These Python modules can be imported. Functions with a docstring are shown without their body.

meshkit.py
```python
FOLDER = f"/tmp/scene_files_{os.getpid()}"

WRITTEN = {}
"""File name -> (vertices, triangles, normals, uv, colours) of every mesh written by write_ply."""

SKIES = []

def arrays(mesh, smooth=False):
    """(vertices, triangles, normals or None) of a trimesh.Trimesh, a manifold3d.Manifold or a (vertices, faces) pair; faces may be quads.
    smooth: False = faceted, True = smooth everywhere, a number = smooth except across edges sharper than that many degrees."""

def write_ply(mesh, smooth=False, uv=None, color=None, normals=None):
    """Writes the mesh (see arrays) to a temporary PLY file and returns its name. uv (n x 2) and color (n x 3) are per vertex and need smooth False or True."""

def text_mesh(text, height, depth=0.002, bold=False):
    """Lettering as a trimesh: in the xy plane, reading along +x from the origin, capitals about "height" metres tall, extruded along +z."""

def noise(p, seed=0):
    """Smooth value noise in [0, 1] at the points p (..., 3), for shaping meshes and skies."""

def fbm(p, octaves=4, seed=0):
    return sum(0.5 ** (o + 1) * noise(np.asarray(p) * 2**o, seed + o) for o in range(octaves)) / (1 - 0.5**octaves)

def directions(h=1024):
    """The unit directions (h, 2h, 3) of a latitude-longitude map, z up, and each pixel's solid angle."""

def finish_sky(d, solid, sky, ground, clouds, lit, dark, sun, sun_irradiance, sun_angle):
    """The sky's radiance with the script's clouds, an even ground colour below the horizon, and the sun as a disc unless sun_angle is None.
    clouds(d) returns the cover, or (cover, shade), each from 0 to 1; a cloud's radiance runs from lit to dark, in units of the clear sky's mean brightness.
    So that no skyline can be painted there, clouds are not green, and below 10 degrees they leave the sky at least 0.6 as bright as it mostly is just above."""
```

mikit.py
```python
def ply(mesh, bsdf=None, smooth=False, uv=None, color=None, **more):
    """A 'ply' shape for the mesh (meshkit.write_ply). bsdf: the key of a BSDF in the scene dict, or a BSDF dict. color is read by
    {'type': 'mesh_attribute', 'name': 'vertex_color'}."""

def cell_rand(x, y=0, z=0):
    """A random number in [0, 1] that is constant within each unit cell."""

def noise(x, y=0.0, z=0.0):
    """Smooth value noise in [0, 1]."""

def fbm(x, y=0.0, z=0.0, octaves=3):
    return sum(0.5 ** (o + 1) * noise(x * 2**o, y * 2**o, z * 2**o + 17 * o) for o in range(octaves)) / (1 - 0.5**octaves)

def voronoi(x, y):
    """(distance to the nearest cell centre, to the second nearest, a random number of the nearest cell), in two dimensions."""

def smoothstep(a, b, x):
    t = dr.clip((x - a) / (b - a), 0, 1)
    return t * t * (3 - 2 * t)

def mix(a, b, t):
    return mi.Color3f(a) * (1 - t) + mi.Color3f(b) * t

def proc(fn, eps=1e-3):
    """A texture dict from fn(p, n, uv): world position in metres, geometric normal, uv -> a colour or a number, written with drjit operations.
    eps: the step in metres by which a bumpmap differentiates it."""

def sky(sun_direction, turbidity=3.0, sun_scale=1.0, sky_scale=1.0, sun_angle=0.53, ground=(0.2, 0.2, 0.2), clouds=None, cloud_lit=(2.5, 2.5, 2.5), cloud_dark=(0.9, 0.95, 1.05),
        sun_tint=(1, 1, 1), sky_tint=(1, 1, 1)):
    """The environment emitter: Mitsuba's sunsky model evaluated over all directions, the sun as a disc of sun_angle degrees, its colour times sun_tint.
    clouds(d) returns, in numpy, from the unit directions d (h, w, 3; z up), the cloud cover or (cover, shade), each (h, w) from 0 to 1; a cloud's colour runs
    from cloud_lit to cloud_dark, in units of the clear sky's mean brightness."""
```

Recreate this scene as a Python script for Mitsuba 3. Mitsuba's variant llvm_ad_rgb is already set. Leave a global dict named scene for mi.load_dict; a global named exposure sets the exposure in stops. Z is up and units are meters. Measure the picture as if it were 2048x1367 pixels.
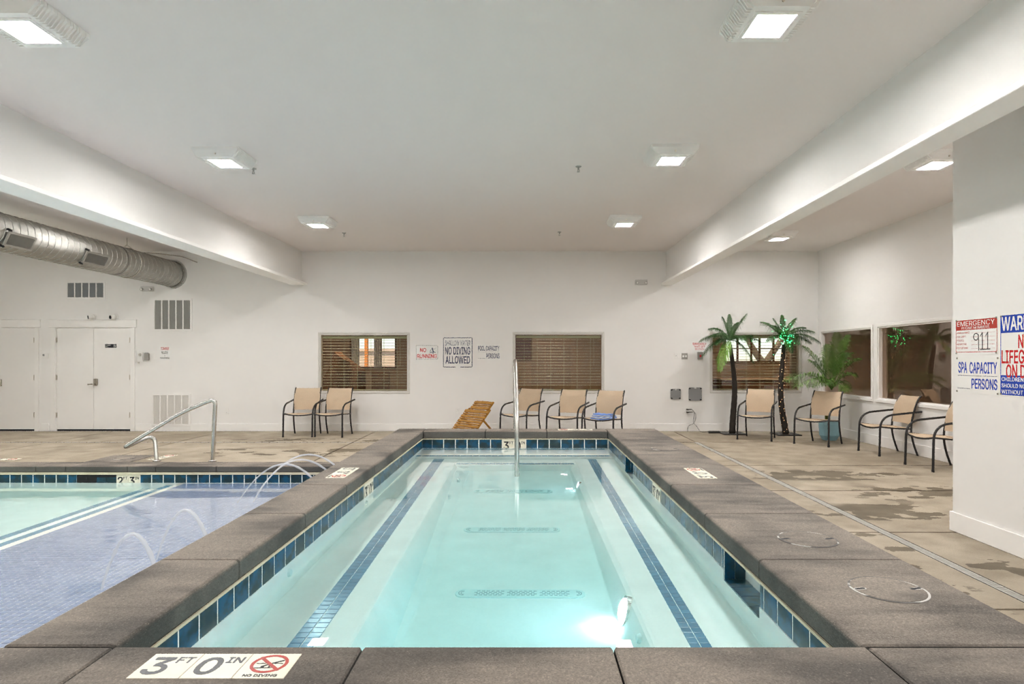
import math, random
import numpy as np, trimesh, mitsuba as mi, drjit as dr
import mikit, meshkit
from shapely.geometry import Polygon, box as sbox, Point, LineString
from shapely import affinity, union_all
from mikit import fbm, noise, smoothstep, mix, proc
import manifold3d as m3

random.seed(7); np.random.seed(7)
T = mi.ScalarTransform4f
scene, labels = {}, {}

# ------------------------------------------------------------------ camera, sky, exposure
F, CX, CY, EYE = 1245.0, 1049.0, 720.0, 1.4          # focal length and principal point in pixels of 2048 x 1367
exposure = 3.42
scene['camera'] = {'type': 'perspective', 'fov': 2 * math.degrees(math.atan(1024 / F)), 'fov_axis': 'x',
                   'principal_point_offset_x': -(CX - 1024) / 2048, 'principal_point_offset_y': -(CY - 683.5) / 1367,
                   'near_clip': 0.02, 'far_clip': 500.0,
                   'to_world': T().look_at(origin=[0, 0, EYE], target=[0, 1, EYE], up=[0, 0, 1])}
scene['sky'] = mikit.sky((-0.4, -0.45, 0.8), turbidity=4.0, sky_scale=1.2, sun_scale=0.6, sky_tint=(1.05, 0.95, 0.82), ground=(0.25, 0.24, 0.22))
LAMP = 22.0            # radiance of the ceiling lamps' lenses
POOL_LAMP = 15.5


def W(x, y, d):
    """The point that a pixel of the photograph shows at the distance d."""
    return np.array([(x - CX) * d / F, d, EYE - (y - CY) * d / F])


BW = 12.3              # the far wall
CEIL = 3.55


def B(x, y):
    p = W(x, y, BW)
    return p[0], p[2]


# ------------------------------------------------------------------ materials
def rgb(*c):
    return {'type': 'rgb', 'value': list(c)}


def mat(name, d):
    scene['m_' + name] = d
    return 'm_' + name


def pr(col, rough=0.5, spec=0.5, two=False, **k):
    d = {'type': 'principled', 'base_color': rgb(*col) if isinstance(col, tuple) else col, 'roughness': rough, 'specular': spec, **k}
    return {'type': 'twosided', 'b': d} if two else d


def bump(d, fn, scale, eps=2e-3):
    return {'type': 'bumpmap', 'b': d, 't': proc(fn, eps), 'scale': scale}


WALLC = (0.805, 0.795, 0.778)
mat('wall', {'type': 'diffuse', 'reflectance': proc(lambda p, n, uv: mi.Color3f(*WALLC) * (0.985 + 0.03 * fbm(p.x * 1.3, p.y * 1.3, p.z * 1.3)))})
mat('ceiling', {'type': 'diffuse', 'reflectance': rgb(0.79, 0.745, 0.722)})
mat('paint', pr((0.82, 0.81, 0.79), 0.45, 0.4))
mat('door', pr((0.80, 0.79, 0.77), 0.5, 0.35))
mat('white_plastic', pr((0.78, 0.77, 0.75), 0.4, 0.5))
mat('grey_plastic', pr((0.23, 0.235, 0.24), 0.5, 0.4))
mat('box_grey', pr((0.30, 0.29, 0.27), 0.45, 0.4))
mat('dark', pr((0.012, 0.012, 0.013), 0.6, 0.3))
mat('black_metal', pr((0.012, 0.012, 0.013), 0.35, 0.5))
mat('steel', {'type': 'roughconductor', 'material': 'none', 'specular_reflectance': rgb(0.70, 0.69, 0.66), 'alpha': 0.16})
mat('hinge', {'type': 'roughconductor', 'material': 'none', 'specular_reflectance': rgb(0.40, 0.37, 0.32), 'alpha': 0.3})


def coping_tex(p, n, uv):
    big = fbm(p.x * 2.3, p.y * 2.3, p.z * 2.3, 4)
    brush = fbm(p.x * 3.0, p.y * 14.0, p.z * 9.0, 3)
    g = noise(p.x * 260, p.y * 260, p.z * 260)
    g2 = noise(p.x * 120 + 9, p.y * 120, p.z * 120)
    c = mix((0.082, 0.074, 0.066), (0.205, 0.178, 0.152), smoothstep(0.30, 0.66, big * 0.6 + brush * 0.4))
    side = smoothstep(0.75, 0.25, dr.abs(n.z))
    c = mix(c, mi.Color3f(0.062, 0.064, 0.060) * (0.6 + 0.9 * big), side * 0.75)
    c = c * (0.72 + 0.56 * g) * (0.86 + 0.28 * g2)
    return mix(c, (0.42, 0.37, 0.30), smoothstep(0.86, 0.95, g) * 0.5)


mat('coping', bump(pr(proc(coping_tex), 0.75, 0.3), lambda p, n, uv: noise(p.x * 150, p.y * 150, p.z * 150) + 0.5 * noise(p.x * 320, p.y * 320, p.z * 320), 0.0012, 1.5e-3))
mat('lid', pr(proc(lambda p, n, uv: coping_tex(p, n, uv) * 1.12), 0.75, 0.3))
mat('lid_ring', pr(proc(lambda p, n, uv: mix((0.12, 0.115, 0.11), (0.50, 0.49, 0.47), smoothstep(0.5, 0.62, fbm(p.x * 13, p.y * 13)))), 0.7, 0.3))


def deck_tex(p, n, uv):
    a = fbm(p.x * 0.8, p.y * 0.8, 3.0, 4)
    b = fbm(p.x * 4.0 + 4, p.y * 4.4, 1.0, 4)
    g = noise(p.x * 190, p.y * 190)
    c = mix((0.255, 0.213, 0.157), (0.375, 0.324, 0.252), smoothstep(0.28, 0.72, a * 0.5 + b * 0.5))
    c = c * (0.93 + 0.14 * g)
    # wet footmarks and splashes beside the spa, old damp at the pool's edge
    def blob(x, y, rx, ry):
        return dr.exp(-(dr.square((p.x - x) / rx) + dr.square((p.y - y) / ry)))
    near = blob(3.40, 5.75, 0.42, 0.30) + blob(4.5, 6.55, 0.95, 0.33) + blob(3.6, 7.6, 0.9, 0.28) + 0.75 * blob(2.75, 4.9, 0.2, 0.8) + 0.85 * blob(3.3, 4.1, 0.28, 0.6) + 0.7 * blob(2.45, 3.7, 0.22, 0.7)
    near = near + 0.75 * blob(-3.6, 9.5, 1.6, 0.40) + 0.6 * blob(-3.6, 10.9, 1.5, 0.25)
    w = fbm(p.x * 3.3 + 1.7, p.y * 5.2, 7.0, 6)
    wet = smoothstep(0.655, 0.675, w + 0.27 * near) * smoothstep(0.08, 0.35, near)
    damp = smoothstep(0.42, 0.75, w) * 0.16
    return mix(c, c * mi.Color3f(0.38, 0.36, 0.32), dr.minimum(wet * 0.9 + damp, 1.0))


mat('deck', pr(proc(deck_tex), 0.55, 0.35))
mat('deck_base', pr((0.07, 0.058, 0.042), 0.9, 0.1))


def plaster(base):
    return lambda p, n, uv: mi.Color3f(*base) * (0.95 + 0.10 * fbm(p.x * 7, p.y * 7, p.z * 7)) * (0.985 + 0.03 * noise(p.x * 160, p.y * 160, p.z * 160))


mat('plaster', {'type': 'diffuse', 'reflectance': proc(plaster((0.87, 0.89, 0.87)))})
mat('pool_plaster', {'type': 'diffuse', 'reflectance': proc(plaster((0.87, 0.90, 0.87)))})
mat('grout', pr(proc(lambda p, n, uv: mix((0.50, 0.45, 0.33), (0.66, 0.61, 0.47), fbm(p.x * 9, p.y * 9, p.z * 9))), 0.8, 0.2))
mat('white_tile', pr((0.80, 0.79, 0.73), 0.3, 0.5))


def glaze(seed):
    def fn(p, n, uv):
        a = fbm(p.x * 11 + seed * 7.3, p.y * 11 + seed * 3.1, p.z * 11, 4)
        b = fbm(p.x * 26 + seed, p.y * 26, p.z * 26 + 5, 3)
        c = mix((0.010, 0.032, 0.042), (0.003, 0.066, 0.140), smoothstep(0.40, 0.62, a))
        return mix(c, (0.026, 0.044, 0.038), smoothstep(0.52, 0.68, b) * 0.6)
    return fn


for k in range(3):
    mat('glaze%d' % k, pr(proc(glaze(k)), 0.15, 0.5))
for k, c in enumerate([(0.085, 0.220, 0.350), (0.100, 0.245, 0.380), (0.076, 0.203, 0.325)]):
    mat('stripe%d' % k, pr(c, 0.2, 0.5))
for k, c in enumerate([(0.225, 0.288, 0.442), (0.250, 0.312, 0.465), (0.208, 0.270, 0.422)]):
    mat('shelf%d' % k, pr(c, 0.2, 0.5))
mat('shelf_grout', pr((0.72, 0.72, 0.70), 0.7, 0.2))
mat('water', {'type': 'thindielectric', 'int_ior': 1.28, 'specular_transmittance': rgb(1.0, 1.0, 1.0)})
SPA_TINT = {'type': 'homogeneous', 'albedo': 0.0, 'sigma_t': rgb(0.70, 0.255, 0.25)}
POOL_TINT = {'type': 'homogeneous', 'albedo': 0.0, 'sigma_t': rgb(0.36, 0.10, 0.10)}
mat('jet', {'type': 'blendbsdf', 'weight': 0.30, 'a': {'type': 'thindielectric', 'int_ior': 1.33}, 'b': {'type': 'twosided', 'b': {'type': 'diffuse', 'reflectance': rgb(0.85, 0.88, 0.92)}}})
mat('marker', pr(proc(lambda p, n, uv: mi.Color3f(0.74, 0.70, 0.58) * (0.92 + 0.14 * fbm(p.x * 20, p.y * 20, p.z * 20))), 0.35, 0.5))
mat('marker_grey', pr(proc(lambda p, n, uv: mix((0.075, 0.08, 0.09), (0.16, 0.165, 0.17), noise(p.x * 330, p.y * 330, p.z * 330))), 0.5, 0.4))
mat('ink', pr((0.012, 0.013, 0.018), 0.5, 0.3))
mat('ink_navy', pr((0.014, 0.022, 0.085), 0.45, 0.35))
mat('ink_blue', pr((0.012, 0.045, 0.36), 0.4, 0.4))
mat('ink_red', pr((0.50, 0.014, 0.020), 0.4, 0.4))
mat('ink_darkred', pr((0.40, 0.035, 0.025), 0.4, 0.4))
mat('ink_white', pr((0.82, 0.82, 0.80), 0.4, 0.4))
mat('sign', pr((0.80, 0.80, 0.78), 0.3, 0.45))
mat('paper', pr((0.80, 0.80, 0.79), 0.7, 0.2))
mat('sling', pr(proc(lambda p, n, uv: mi.Color3f(0.55, 0.43, 0.31) * (0.93 + 0.14 * noise(p.x * 420, p.y * 420, p.z * 420)) * (0.93 + 0.14 * fbm(p.x * 3, p.y * 3, p.z * 3))), 0.8, 0.2, two=True))
mat('towel_blue', pr((0.16, 0.26, 0.58), 0.9, 0.1))
mat('towel_white', pr((0.70, 0.70, 0.68), 0.9, 0.1))


def wood_tex(p, n, uv):
    g = fbm(p.x * 6 + p.y * 6, p.z * 70, p.y * 30, 4)
    return mix((0.26, 0.115, 0.016), (0.50, 0.255, 0.050), g)


mat('wood', pr(proc(wood_tex), 0.45, 0.4))


def galv(p, n, uv):
    a = fbm(p.y * 7, p.z * 9, p.x * 9, 4)
    b = noise(p.x * 40, p.y * 40, p.z * 40)
    return mi.Color3f(0.62, 0.61, 0.57) * (0.72 + 0.4 * a) * (0.92 + 0.16 * b)


mat('galvanised', {'type': 'roughconductor', 'material': 'none', 'specular_reflectance': proc(lambda p, n, uv: galv(p, n, uv) * 0.88), 'alpha': 0.42})
mat('galvanised_seam', {'type': 'roughconductor', 'material': 'none', 'specular_reflectance': rgb(0.50, 0.495, 0.47), 'alpha': 0.35})
mat('louver', pr((0.36, 0.36, 0.34), 0.5, 0.4))
mat('louver_blue', pr((0.27, 0.29, 0.30), 0.5, 0.4))
mat('louver_white', pr((0.80, 0.79, 0.77), 0.5, 0.4))
mat('emergency_case', pr((0.56, 0.555, 0.54), 0.45, 0.4))
mat('vent_white', pr((0.80, 0.79, 0.77), 0.4, 0.4))
mat('leaf', pr(proc(lambda p, n, uv: mix((0.012, 0.042, 0.010), (0.040, 0.105, 0.020), noise(p.x * 9, p.y * 9, p.z * 9))), 0.6, 0.25, two=True))
mat('leaf_light', pr(proc(lambda p, n, uv: mix((0.110, 0.250, 0.035), (0.200, 0.380, 0.060), noise(p.x * 9, p.y * 9, p.z * 9))), 0.45, 0.4, two=True))
mat('leaf_areca', pr(proc(lambda p, n, uv: mix((0.030, 0.085, 0.012), (0.125, 0.225, 0.040), noise(p.x * 6, p.y * 6, p.z * 6))), 0.5, 0.3, two=True))
mat('trunk', bump(pr(proc(lambda p, n, uv: mix((0.012, 0.010, 0.008), (0.040, 0.032, 0.026), fbm(p.x * 40, p.y * 40, p.z * 12))), 0.7, 0.3), lambda p, n, uv: dr.abs(dr.sin(p.z * 70)), 0.004))
mat('cane', pr((0.16, 0.17, 0.04), 0.6, 0.3))
mat('pot', pr(proc(lambda p, n, uv: mi.Color3f(0.26, 0.47, 0.55) * (0.9 + 0.2 * fbm(p.x * 9, p.y * 9, p.z * 9))), 0.25, 0.5))
mat('soil', pr((0.05, 0.035, 0.025), 0.95, 0.1))
mat('cord', pr((0.03, 0.028, 0.025), 0.5, 0.3))
mat('drain', pr((0.42, 0.41, 0.38), 0.45, 0.4))
mat('drain_white', pr((0.68, 0.80, 0.80), 0.4, 0.4))
mat('drain_slot', pr((0.34, 0.46, 0.48), 0.6, 0.2))
mat('glass', {'type': 'thindielectric', 'int_ior': 1.52, 'specular_transmittance': rgb(0.66, 0.66, 0.56)})
mat('glass_bronze', {'type': 'thindielectric', 'int_ior': 1.75, 'specular_reflectance': rgb(1.0, 0.84, 0.72), 'specular_transmittance': rgb(0.50, 0.41, 0.33)})
mat('clear', {'type': 'thindielectric', 'int_ior': 1.4})
mat('frame_alu', pr((0.60, 0.585, 0.55), 0.4, 0.45))
mat('blind', pr((0.62, 0.62, 0.50), 0.5, 0.3))
mat('brown_wall', pr((0.36, 0.245, 0.175), 0.8, 0.2))
mat('brown_dark', pr((0.13, 0.060, 0.028), 0.8, 0.2))
mat('brown_door', pr((0.30, 0.21, 0.15), 0.6, 0.3))
mat('carpet', pr((0.14, 0.085, 0.06), 0.95, 0.1))
mat('room_white', pr((0.52, 0.44, 0.38), 0.7, 0.2))
mat('art', pr((0.11, 0.030, 0.035), 0.5, 0.4))
mat('curtain', pr((0.70, 0.70, 0.72), 0.9, 0.1, two=True))
mat('orange', pr((0.62, 0.21, 0.055), 0.7, 0.2))
mat('asphalt', pr((0.30, 0.29, 0.28), 0.9, 0.1))
mat('bark', pr((0.11, 0.082, 0.062), 0.9, 0.1))
mat('far_wall', pr((0.55, 0.42, 0.36), 0.8, 0.2))


# ------------------------------------------------------------------ helpers
used = {}


def numbered(name):
    if name not in used:
        used[name] = 0
        return name
    used[name] += 1
    return '%s_%03d' % (name, used[name])


def thing(name, label, cat, group=None):
    k = numbered(name)
    labels[k] = {'label': label, 'category': cat}
    if group:
        labels[k]['group'] = group
    return k


def part(parent, name, mesh, m, smooth=False, label=None, kind=None, **more):
    k = numbered(parent + '__' + name)
    scene[k] = mikit.ply(mesh, m, smooth=smooth, **more) if not isinstance(mesh, dict) else {**mesh, **more}
    if label or kind:
        labels[k] = {**({'label': label} if label else {}), **({'kind': kind} if kind else {})}
    return k


def solo(name, mesh, m, label, cat, smooth=False, group=None, **more):
    k = thing(name, label, cat, group)
    scene[k] = mikit.ply(mesh, m, smooth=smooth, **more)
    return k


def struct(name, mesh=None, m=None, smooth=False, label=None):
    labels[name] = {'kind': 'structure', **({'label': label} if label else {})}
    if mesh is not None:
        scene[name] = mikit.ply(mesh, m, smooth=smooth)
    return name


def box(x0, x1, y0, y1, z0, z1):
    m = trimesh.creation.box(extents=[x1 - x0, y1 - y0, z1 - z0])
    m.apply_translation([(x0 + x1) / 2, (y0 + y1) / 2, (z0 + z1) / 2])
    return m


def cbox(x0, x1, y0, y1, z0, z1, c=0.003):
    """A box with chamfered edges."""
    pts = []
    for x, sx in ((x0, 1), (x1, -1)):
        for y, sy in ((y0, 1), (y1, -1)):
            for z, sz in ((z0, 1), (z1, -1)):
                pts += [(x, y + sy * c, z + sz * c), (x + sx * c, y, z + sz * c), (x + sx * c, y + sy * c, z)]
    return trimesh.convex.convex_hull(np.array(pts))


def cat(*ms):
    ms = [m for x in ms for m in (x if isinstance(x, (list, tuple)) else [x])]
    return trimesh.util.concatenate(ms)


def frame(mesh, o, ex, ey, ez=None):
    """Moves a mesh from its own axes to the origin o and the directions ex, ey."""
    ex, ey = np.asarray(ex, float), np.asarray(ey, float)
    ez = np.cross(ex, ey) if ez is None else np.asarray(ez, float)
    m = mesh.copy()
    M = np.eye(4)
    M[:3, 0], M[:3, 1], M[:3, 2], M[:3, 3] = ex, ey, ez, o
    m.apply_transform(M)
    return m


def sweep(path, r, n=10, caps=True, flat=None):
    """A tube along the path; r a number or one per point; flat squashes it across."""
    p = np.asarray(path, float)
    r = np.broadcast_to(r, (len(p),))
    t = np.gradient(p, axis=0)
    t /= np.linalg.norm(t, axis=1, keepdims=True) + 1e-12
    a = np.cross(t[0], [0, 0, 1] if abs(t[0][2]) < 0.9 else [1, 0, 0])
    a /= np.linalg.norm(a)
    ang = np.arange(n) * 2 * np.pi / n
    rings = []
    for i in range(len(p)):
        a = a - t[i] * np.dot(a, t[i])
        a /= np.linalg.norm(a)
        b = np.cross(t[i], a)
        rings.append(p[i] + r[i] * (np.cos(ang)[:, None] * a + np.sin(ang)[:, None] * b))
    v = np.vstack(rings)
    f = []
    for i in range(len(p) - 1):
        for j in range(n):
            q = [i * n + j, i * n + (j + 1) % n, (i + 1) * n + (j + 1) % n, (i + 1) * n + j]
            f += [[q[0], q[1], q[2]], [q[0], q[2], q[3]]]
    if caps:
        v = np.vstack([v, p[0], p[-1]])
        a0, a1 = len(v) - 2, len(v) - 1
        for j in range(n):
            f += [[a0, (j + 1) % n, j], [a1, (len(p) - 1) * n + j, (len(p) - 1) * n + (j + 1) % n]]
    return trimesh.Trimesh(v, np.array(f), process=False)


def fillet(pts, r, n=6):
    """A polyline with rounded corners."""
    pts = [np.asarray(p, float) for p in pts]
    rr = r if isinstance(r, (list, tuple)) else [r] * (len(pts) - 2)
    out = [pts[0]]
    for i in range(1, len(pts) - 1):
        a, b, c = pts[i - 1], pts[i], pts[i + 1]
        u, w = a - b, c - b
        lu, lw = np.linalg.norm(u), np.linalg.norm(w)
        s = min(rr[i - 1], lu * 0.49, lw * 0.49)
        p0, p1 = b + u / lu * s, b + w / lw * s
        for k in range(n + 1):
            q = k / n
            out.append((1 - q) ** 2 * p0 + 2 * q * (1 - q) * b + q * q * p1)
    out.append(pts[-1])
    return np.array(out)


def spline(pts, n=24):
    from scipy.interpolate import CubicSpline
    pts = np.asarray(pts, float)
    s = np.r_[0, np.cumsum(np.linalg.norm(np.diff(pts, axis=0), axis=1))]
    return CubicSpline(s, pts)(np.linspace(0, s[-1], n))


def extrude(poly, h):
    ps = list(getattr(poly, 'geoms', [poly]))
    return cat([trimesh.creation.extrude_polygon(q, h, engine='earcut') for q in ps if q.area > 1e-9])


def xz_extrude(poly, y0, y1):
    """A polygon of (x, z) drawn out from y0 to y1."""
    m = extrude(poly, y1 - y0)
    return frame(m, [0, y1, 0], [1, 0, 0], [0, 0, 1])      # local z = -y


def yz_extrude(poly, x0, x1):
    m = extrude(poly, x1 - x0)
    return frame(m, [x0, 0, 0], [0, 1, 0], [0, 0, 1])      # local z = +x


def disc(c, axis, r, h, n=32, r2=None):
    """A short cylinder or cone frustum from c along the axis."""
    r2 = r if r2 is None else r2
    axis = np.asarray(axis, float) / np.linalg.norm(axis)
    return sweep([np.asarray(c, float), np.asarray(c, float) + axis * h], [r, r2], n)


def lathe(profile, n=32):
    return trimesh.creation.revolve(np.array(profile, float), sections=n)


TEXT = {}


def text(s, h, width=None, bold=True, depth=0.0008):
    """Lettering centred on the origin in the xy plane."""
    k = (s, bold)
    if k not in TEXT:
        TEXT[k] = meshkit.text_mesh(s, 1.0, 1.0, bold)
    m = TEXT[k].copy()
    lo, hi = m.bounds
    m.apply_translation([-(lo[0] + hi[0]) / 2, -(lo[1] + hi[1]) / 2, 0])
    w = hi[0] - lo[0]
    sy = h / (hi[1] - lo[1])
    m.apply_scale([width / w if width else sy, sy, depth])
    return m


class Board:
    """A flat sign: the origin is its centre, ex runs along the writing, ey up; things are placed in metres from the centre."""
    def __init__(self, key, o, ex, ey):
        self.key, self.o, self.ex, self.ey = key, np.asarray(o, float), np.asarray(ex, float), np.asarray(ey, float)
        self.ez = np.cross(self.ex, self.ey)

    def put(self, name, mesh, m, x=0, y=0, z=0.0, label=None):
        return part(self.key, name, frame(mesh, self.o + self.ex * x + self.ey * y + self.ez * z, self.ex, self.ey), m, label=label)

    def panel(self, w, h, t=0.003, m='m_sign', r=0.0, name='panel'):
        p = sbox(-w / 2, -h / 2, w / 2, h / 2)
        if r:
            p = p.buffer(-r).buffer(r)
        self.t = t
        return self.put(name, extrude(p, t), m)

    def line(self, s, h, x, y, width=None, m='m_ink_navy', bold=True, name='lettering', z=None):
        return self.put(name, text(s, h, width, bold), m, x, y, self.t if z is None else z)

    def shape(self, poly, m, name='border', z=None, d=0.0006):
        return self.put(name, extrude(poly, d), m, 0, 0, self.t if z is None else z)


def ring(w, h, t, r=0.0):
    a = sbox(-w / 2, -h / 2, w / 2, h / 2)
    b = sbox(-w / 2 + t, -h / 2 + t, w / 2 - t, h / 2 - t)
    if r:
        a, b = a.buffer(-r).buffer(r), b.buffer(-r).buffer(r)
    return a.difference(b)


def cut(mesh, *tools):
    def man(m):
        m = m.copy()
        m.merge_vertices()
        return m3.Manifold(m3.Mesh(np.asarray(m.vertices, np.float32), np.asarray(m.faces, np.uint32)))
    a = man(mesh)
    for t in tools:
        a = a - man(t)
    k = a.to_mesh()
    return trimesh.Trimesh(k.vert_properties[:, :3], k.tri_verts, process=False)


# ------------------------------------------------------------------ the room
LEFT, RIGHT, NEAR = -11.2, 5.8, -4.2
SPA = dict(x0=-1.325, x1=1.09, y0=2.01, y1=8.08, top=0.48, water=0.276)
SOX0, SOX1, SOY0, SOY1 = -1.69, 1.755, 1.65, 8.39     # the coping's outer edges
POOL = dict(x0=-9.5, x1=-1.66, y0=0.9, y1=8.2, water=-0.2)

# floor: a bed and the cast slabs on it
room = sbox(LEFT, NEAR, RIGHT, BW)
hole = union_all([sbox(SOX0 + 0.03, SOY0 + 0.03, SOX1 - 0.03, SOY1 - 0.03), sbox(POOL['x0'], POOL['y0'], SOX0 + 0.05, POOL['y1'] + 0.36)])
deck = room.difference(hole)
struct('floor', frame(extrude(deck, 0.18), [0, 0, -0.20], [1, 0, 0], [0, 1, 0]), 'm_deck_base')
DRX, DRY = 2.93, 10.63
drainhole = union_all([sbox(DRX - 0.045, NEAR, DRX + 0.045, DRY + 0.04), sbox(LEFT, DRY - 0.03, DRX - 0.045, DRY + 0.03)])
skim_block = sbox(-6.05, 8.5, -5.42, 9.17)
xs = [LEFT, -8.1, -5.95, -2.93, -0.2, 2.93, RIGHT]
ys = [NEAR, -2.0, 0.3, 1.9, 3.5, 5.07, 6.69, 8.28, 10.63, BW]
for i in range(len(xs) - 1):
    for j in range(len(ys) - 1):
        if xs[i] < -3 and 1 < j < 7 and j != 7:
            pass
        g = sbox(xs[i], ys[j], xs[i + 1], ys[j + 1]).intersection(deck).buffer(-0.011, join_style=2).difference(drainhole).difference(skim_block.buffer(0.004, join_style=2))
        for q in getattr(g, 'geoms', [g]):
            if q.area > 0.01:
                part('floor', 'slab', frame(extrude(q, 0.02), [0, 0, -0.02], [1, 0, 0], [0, 1, 0]), 'm_deck')

# the far wall with its windows and vents' recesses; windows as (x0, x1, y0, y1) pixels on the far wall
WINS = [(640, 816, 668, 783), (1029, 1205, 667, 783), (1423, 1600, 667, 782)]


def win_rect(w):
    (x0, z1), (x1, z0) = B(w[0], w[2]), B(w[1], w[3])
    return sbox(x0, z0, x1, z1)


wallp = sbox(LEFT - 0.2, -0.2, 9.2, CEIL + 0.3)
for w in WINS:
    wallp = wallp.difference(win_rect(w))
DOORS = [((-82, 70), 'door_1'), ((111, 261.5), 'door_2')]
for (a, b), _ in DOORS:
    wallp = wallp.difference(sbox(B(a, 0)[0], -0.001, B(b, 0)[0], B(0, 654.5)[1]))
struct('wall_back', xz_extrude(wallp, BW, BW + 0.16), 'm_wall')
struct('wall_left', box(LEFT - 0.15, LEFT, NEAR, BW, -0.2, CEIL + 0.2), 'm_wall')
struct('wall_front', box(LEFT - 0.15, RIGHT + 0.15, NEAR - 0.15, NEAR, -0.2, CEIL + 0.2), 'm_wall')
RW = [(10.40, 12.16), (8.44, 10.21)]
RZ0, RZ1 = 0.765, 1.945
wr = sbox(NEAR, -0.2, BW, CEIL + 0.2)
for a, b in RW:
    wr = wr.difference(sbox(a, RZ0, b, RZ1))
struct('wall_right', yz_extrude(wr, RIGHT, RIGHT + 0.16), 'm_wall')
PX, PY = 3.53, 5.13
struct('wall_pier', box(PX, RIGHT, NEAR, PY, -0.02, CEIL), 'm_wall')
struct('ceiling', box(LEFT - 0.15, RIGHT + 0.15, NEAR - 0.15, BW, CEIL, CEIL + 0.12), 'm_ceiling')
for a, b, lip0, lip1 in ((-4.62, -4.40, -4.61, -4.30), (2.80, 2.90, 2.70, 2.92)):
    k = part('ceiling', 'beam', box(a, b, NEAR, BW, 2.93, CEIL), 'm_wall', label='deep white beam below the ceiling')
    part(k, 'bottom_flange', cbox(lip0, lip1, NEAR, BW, 2.885, 2.93, 0.004), 'm_paint')


def baseboard(name, mesh):
    struct(name, mesh, 'm_paint')


prof = Polygon([(0, 0), (0.016, 0), (0.016, 0.138), (0.006, 0.148), (0, 0.148)])
segs = [(LEFT, B(-97, 0)[0]), (B(84, 0)[0], B(99, 0)[0]), (B(272, 0)[0], B(303.5, 0)[0]), (B(381.5, 0)[0], RIGHT)]
baseboard('baseboard_back', cat([cbox(a, b, BW - 0.016, BW, 0.001, 0.148, 0.003) for a, b in segs]))
baseboard('baseboard_right', cbox(RIGHT - 0.016, RIGHT, PY + 0.016, BW - 0.016, 0.001, 0.165, 0.003))
baseboard('baseboard_pier', cat(cbox(PX - 0.018, PX, NEAR, PY + 0.018, 0.001, 0.158, 0.003), cbox(PX, RIGHT - 0.02, PY, PY + 0.018, 0.001, 0.158, 0.003)))


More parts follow.
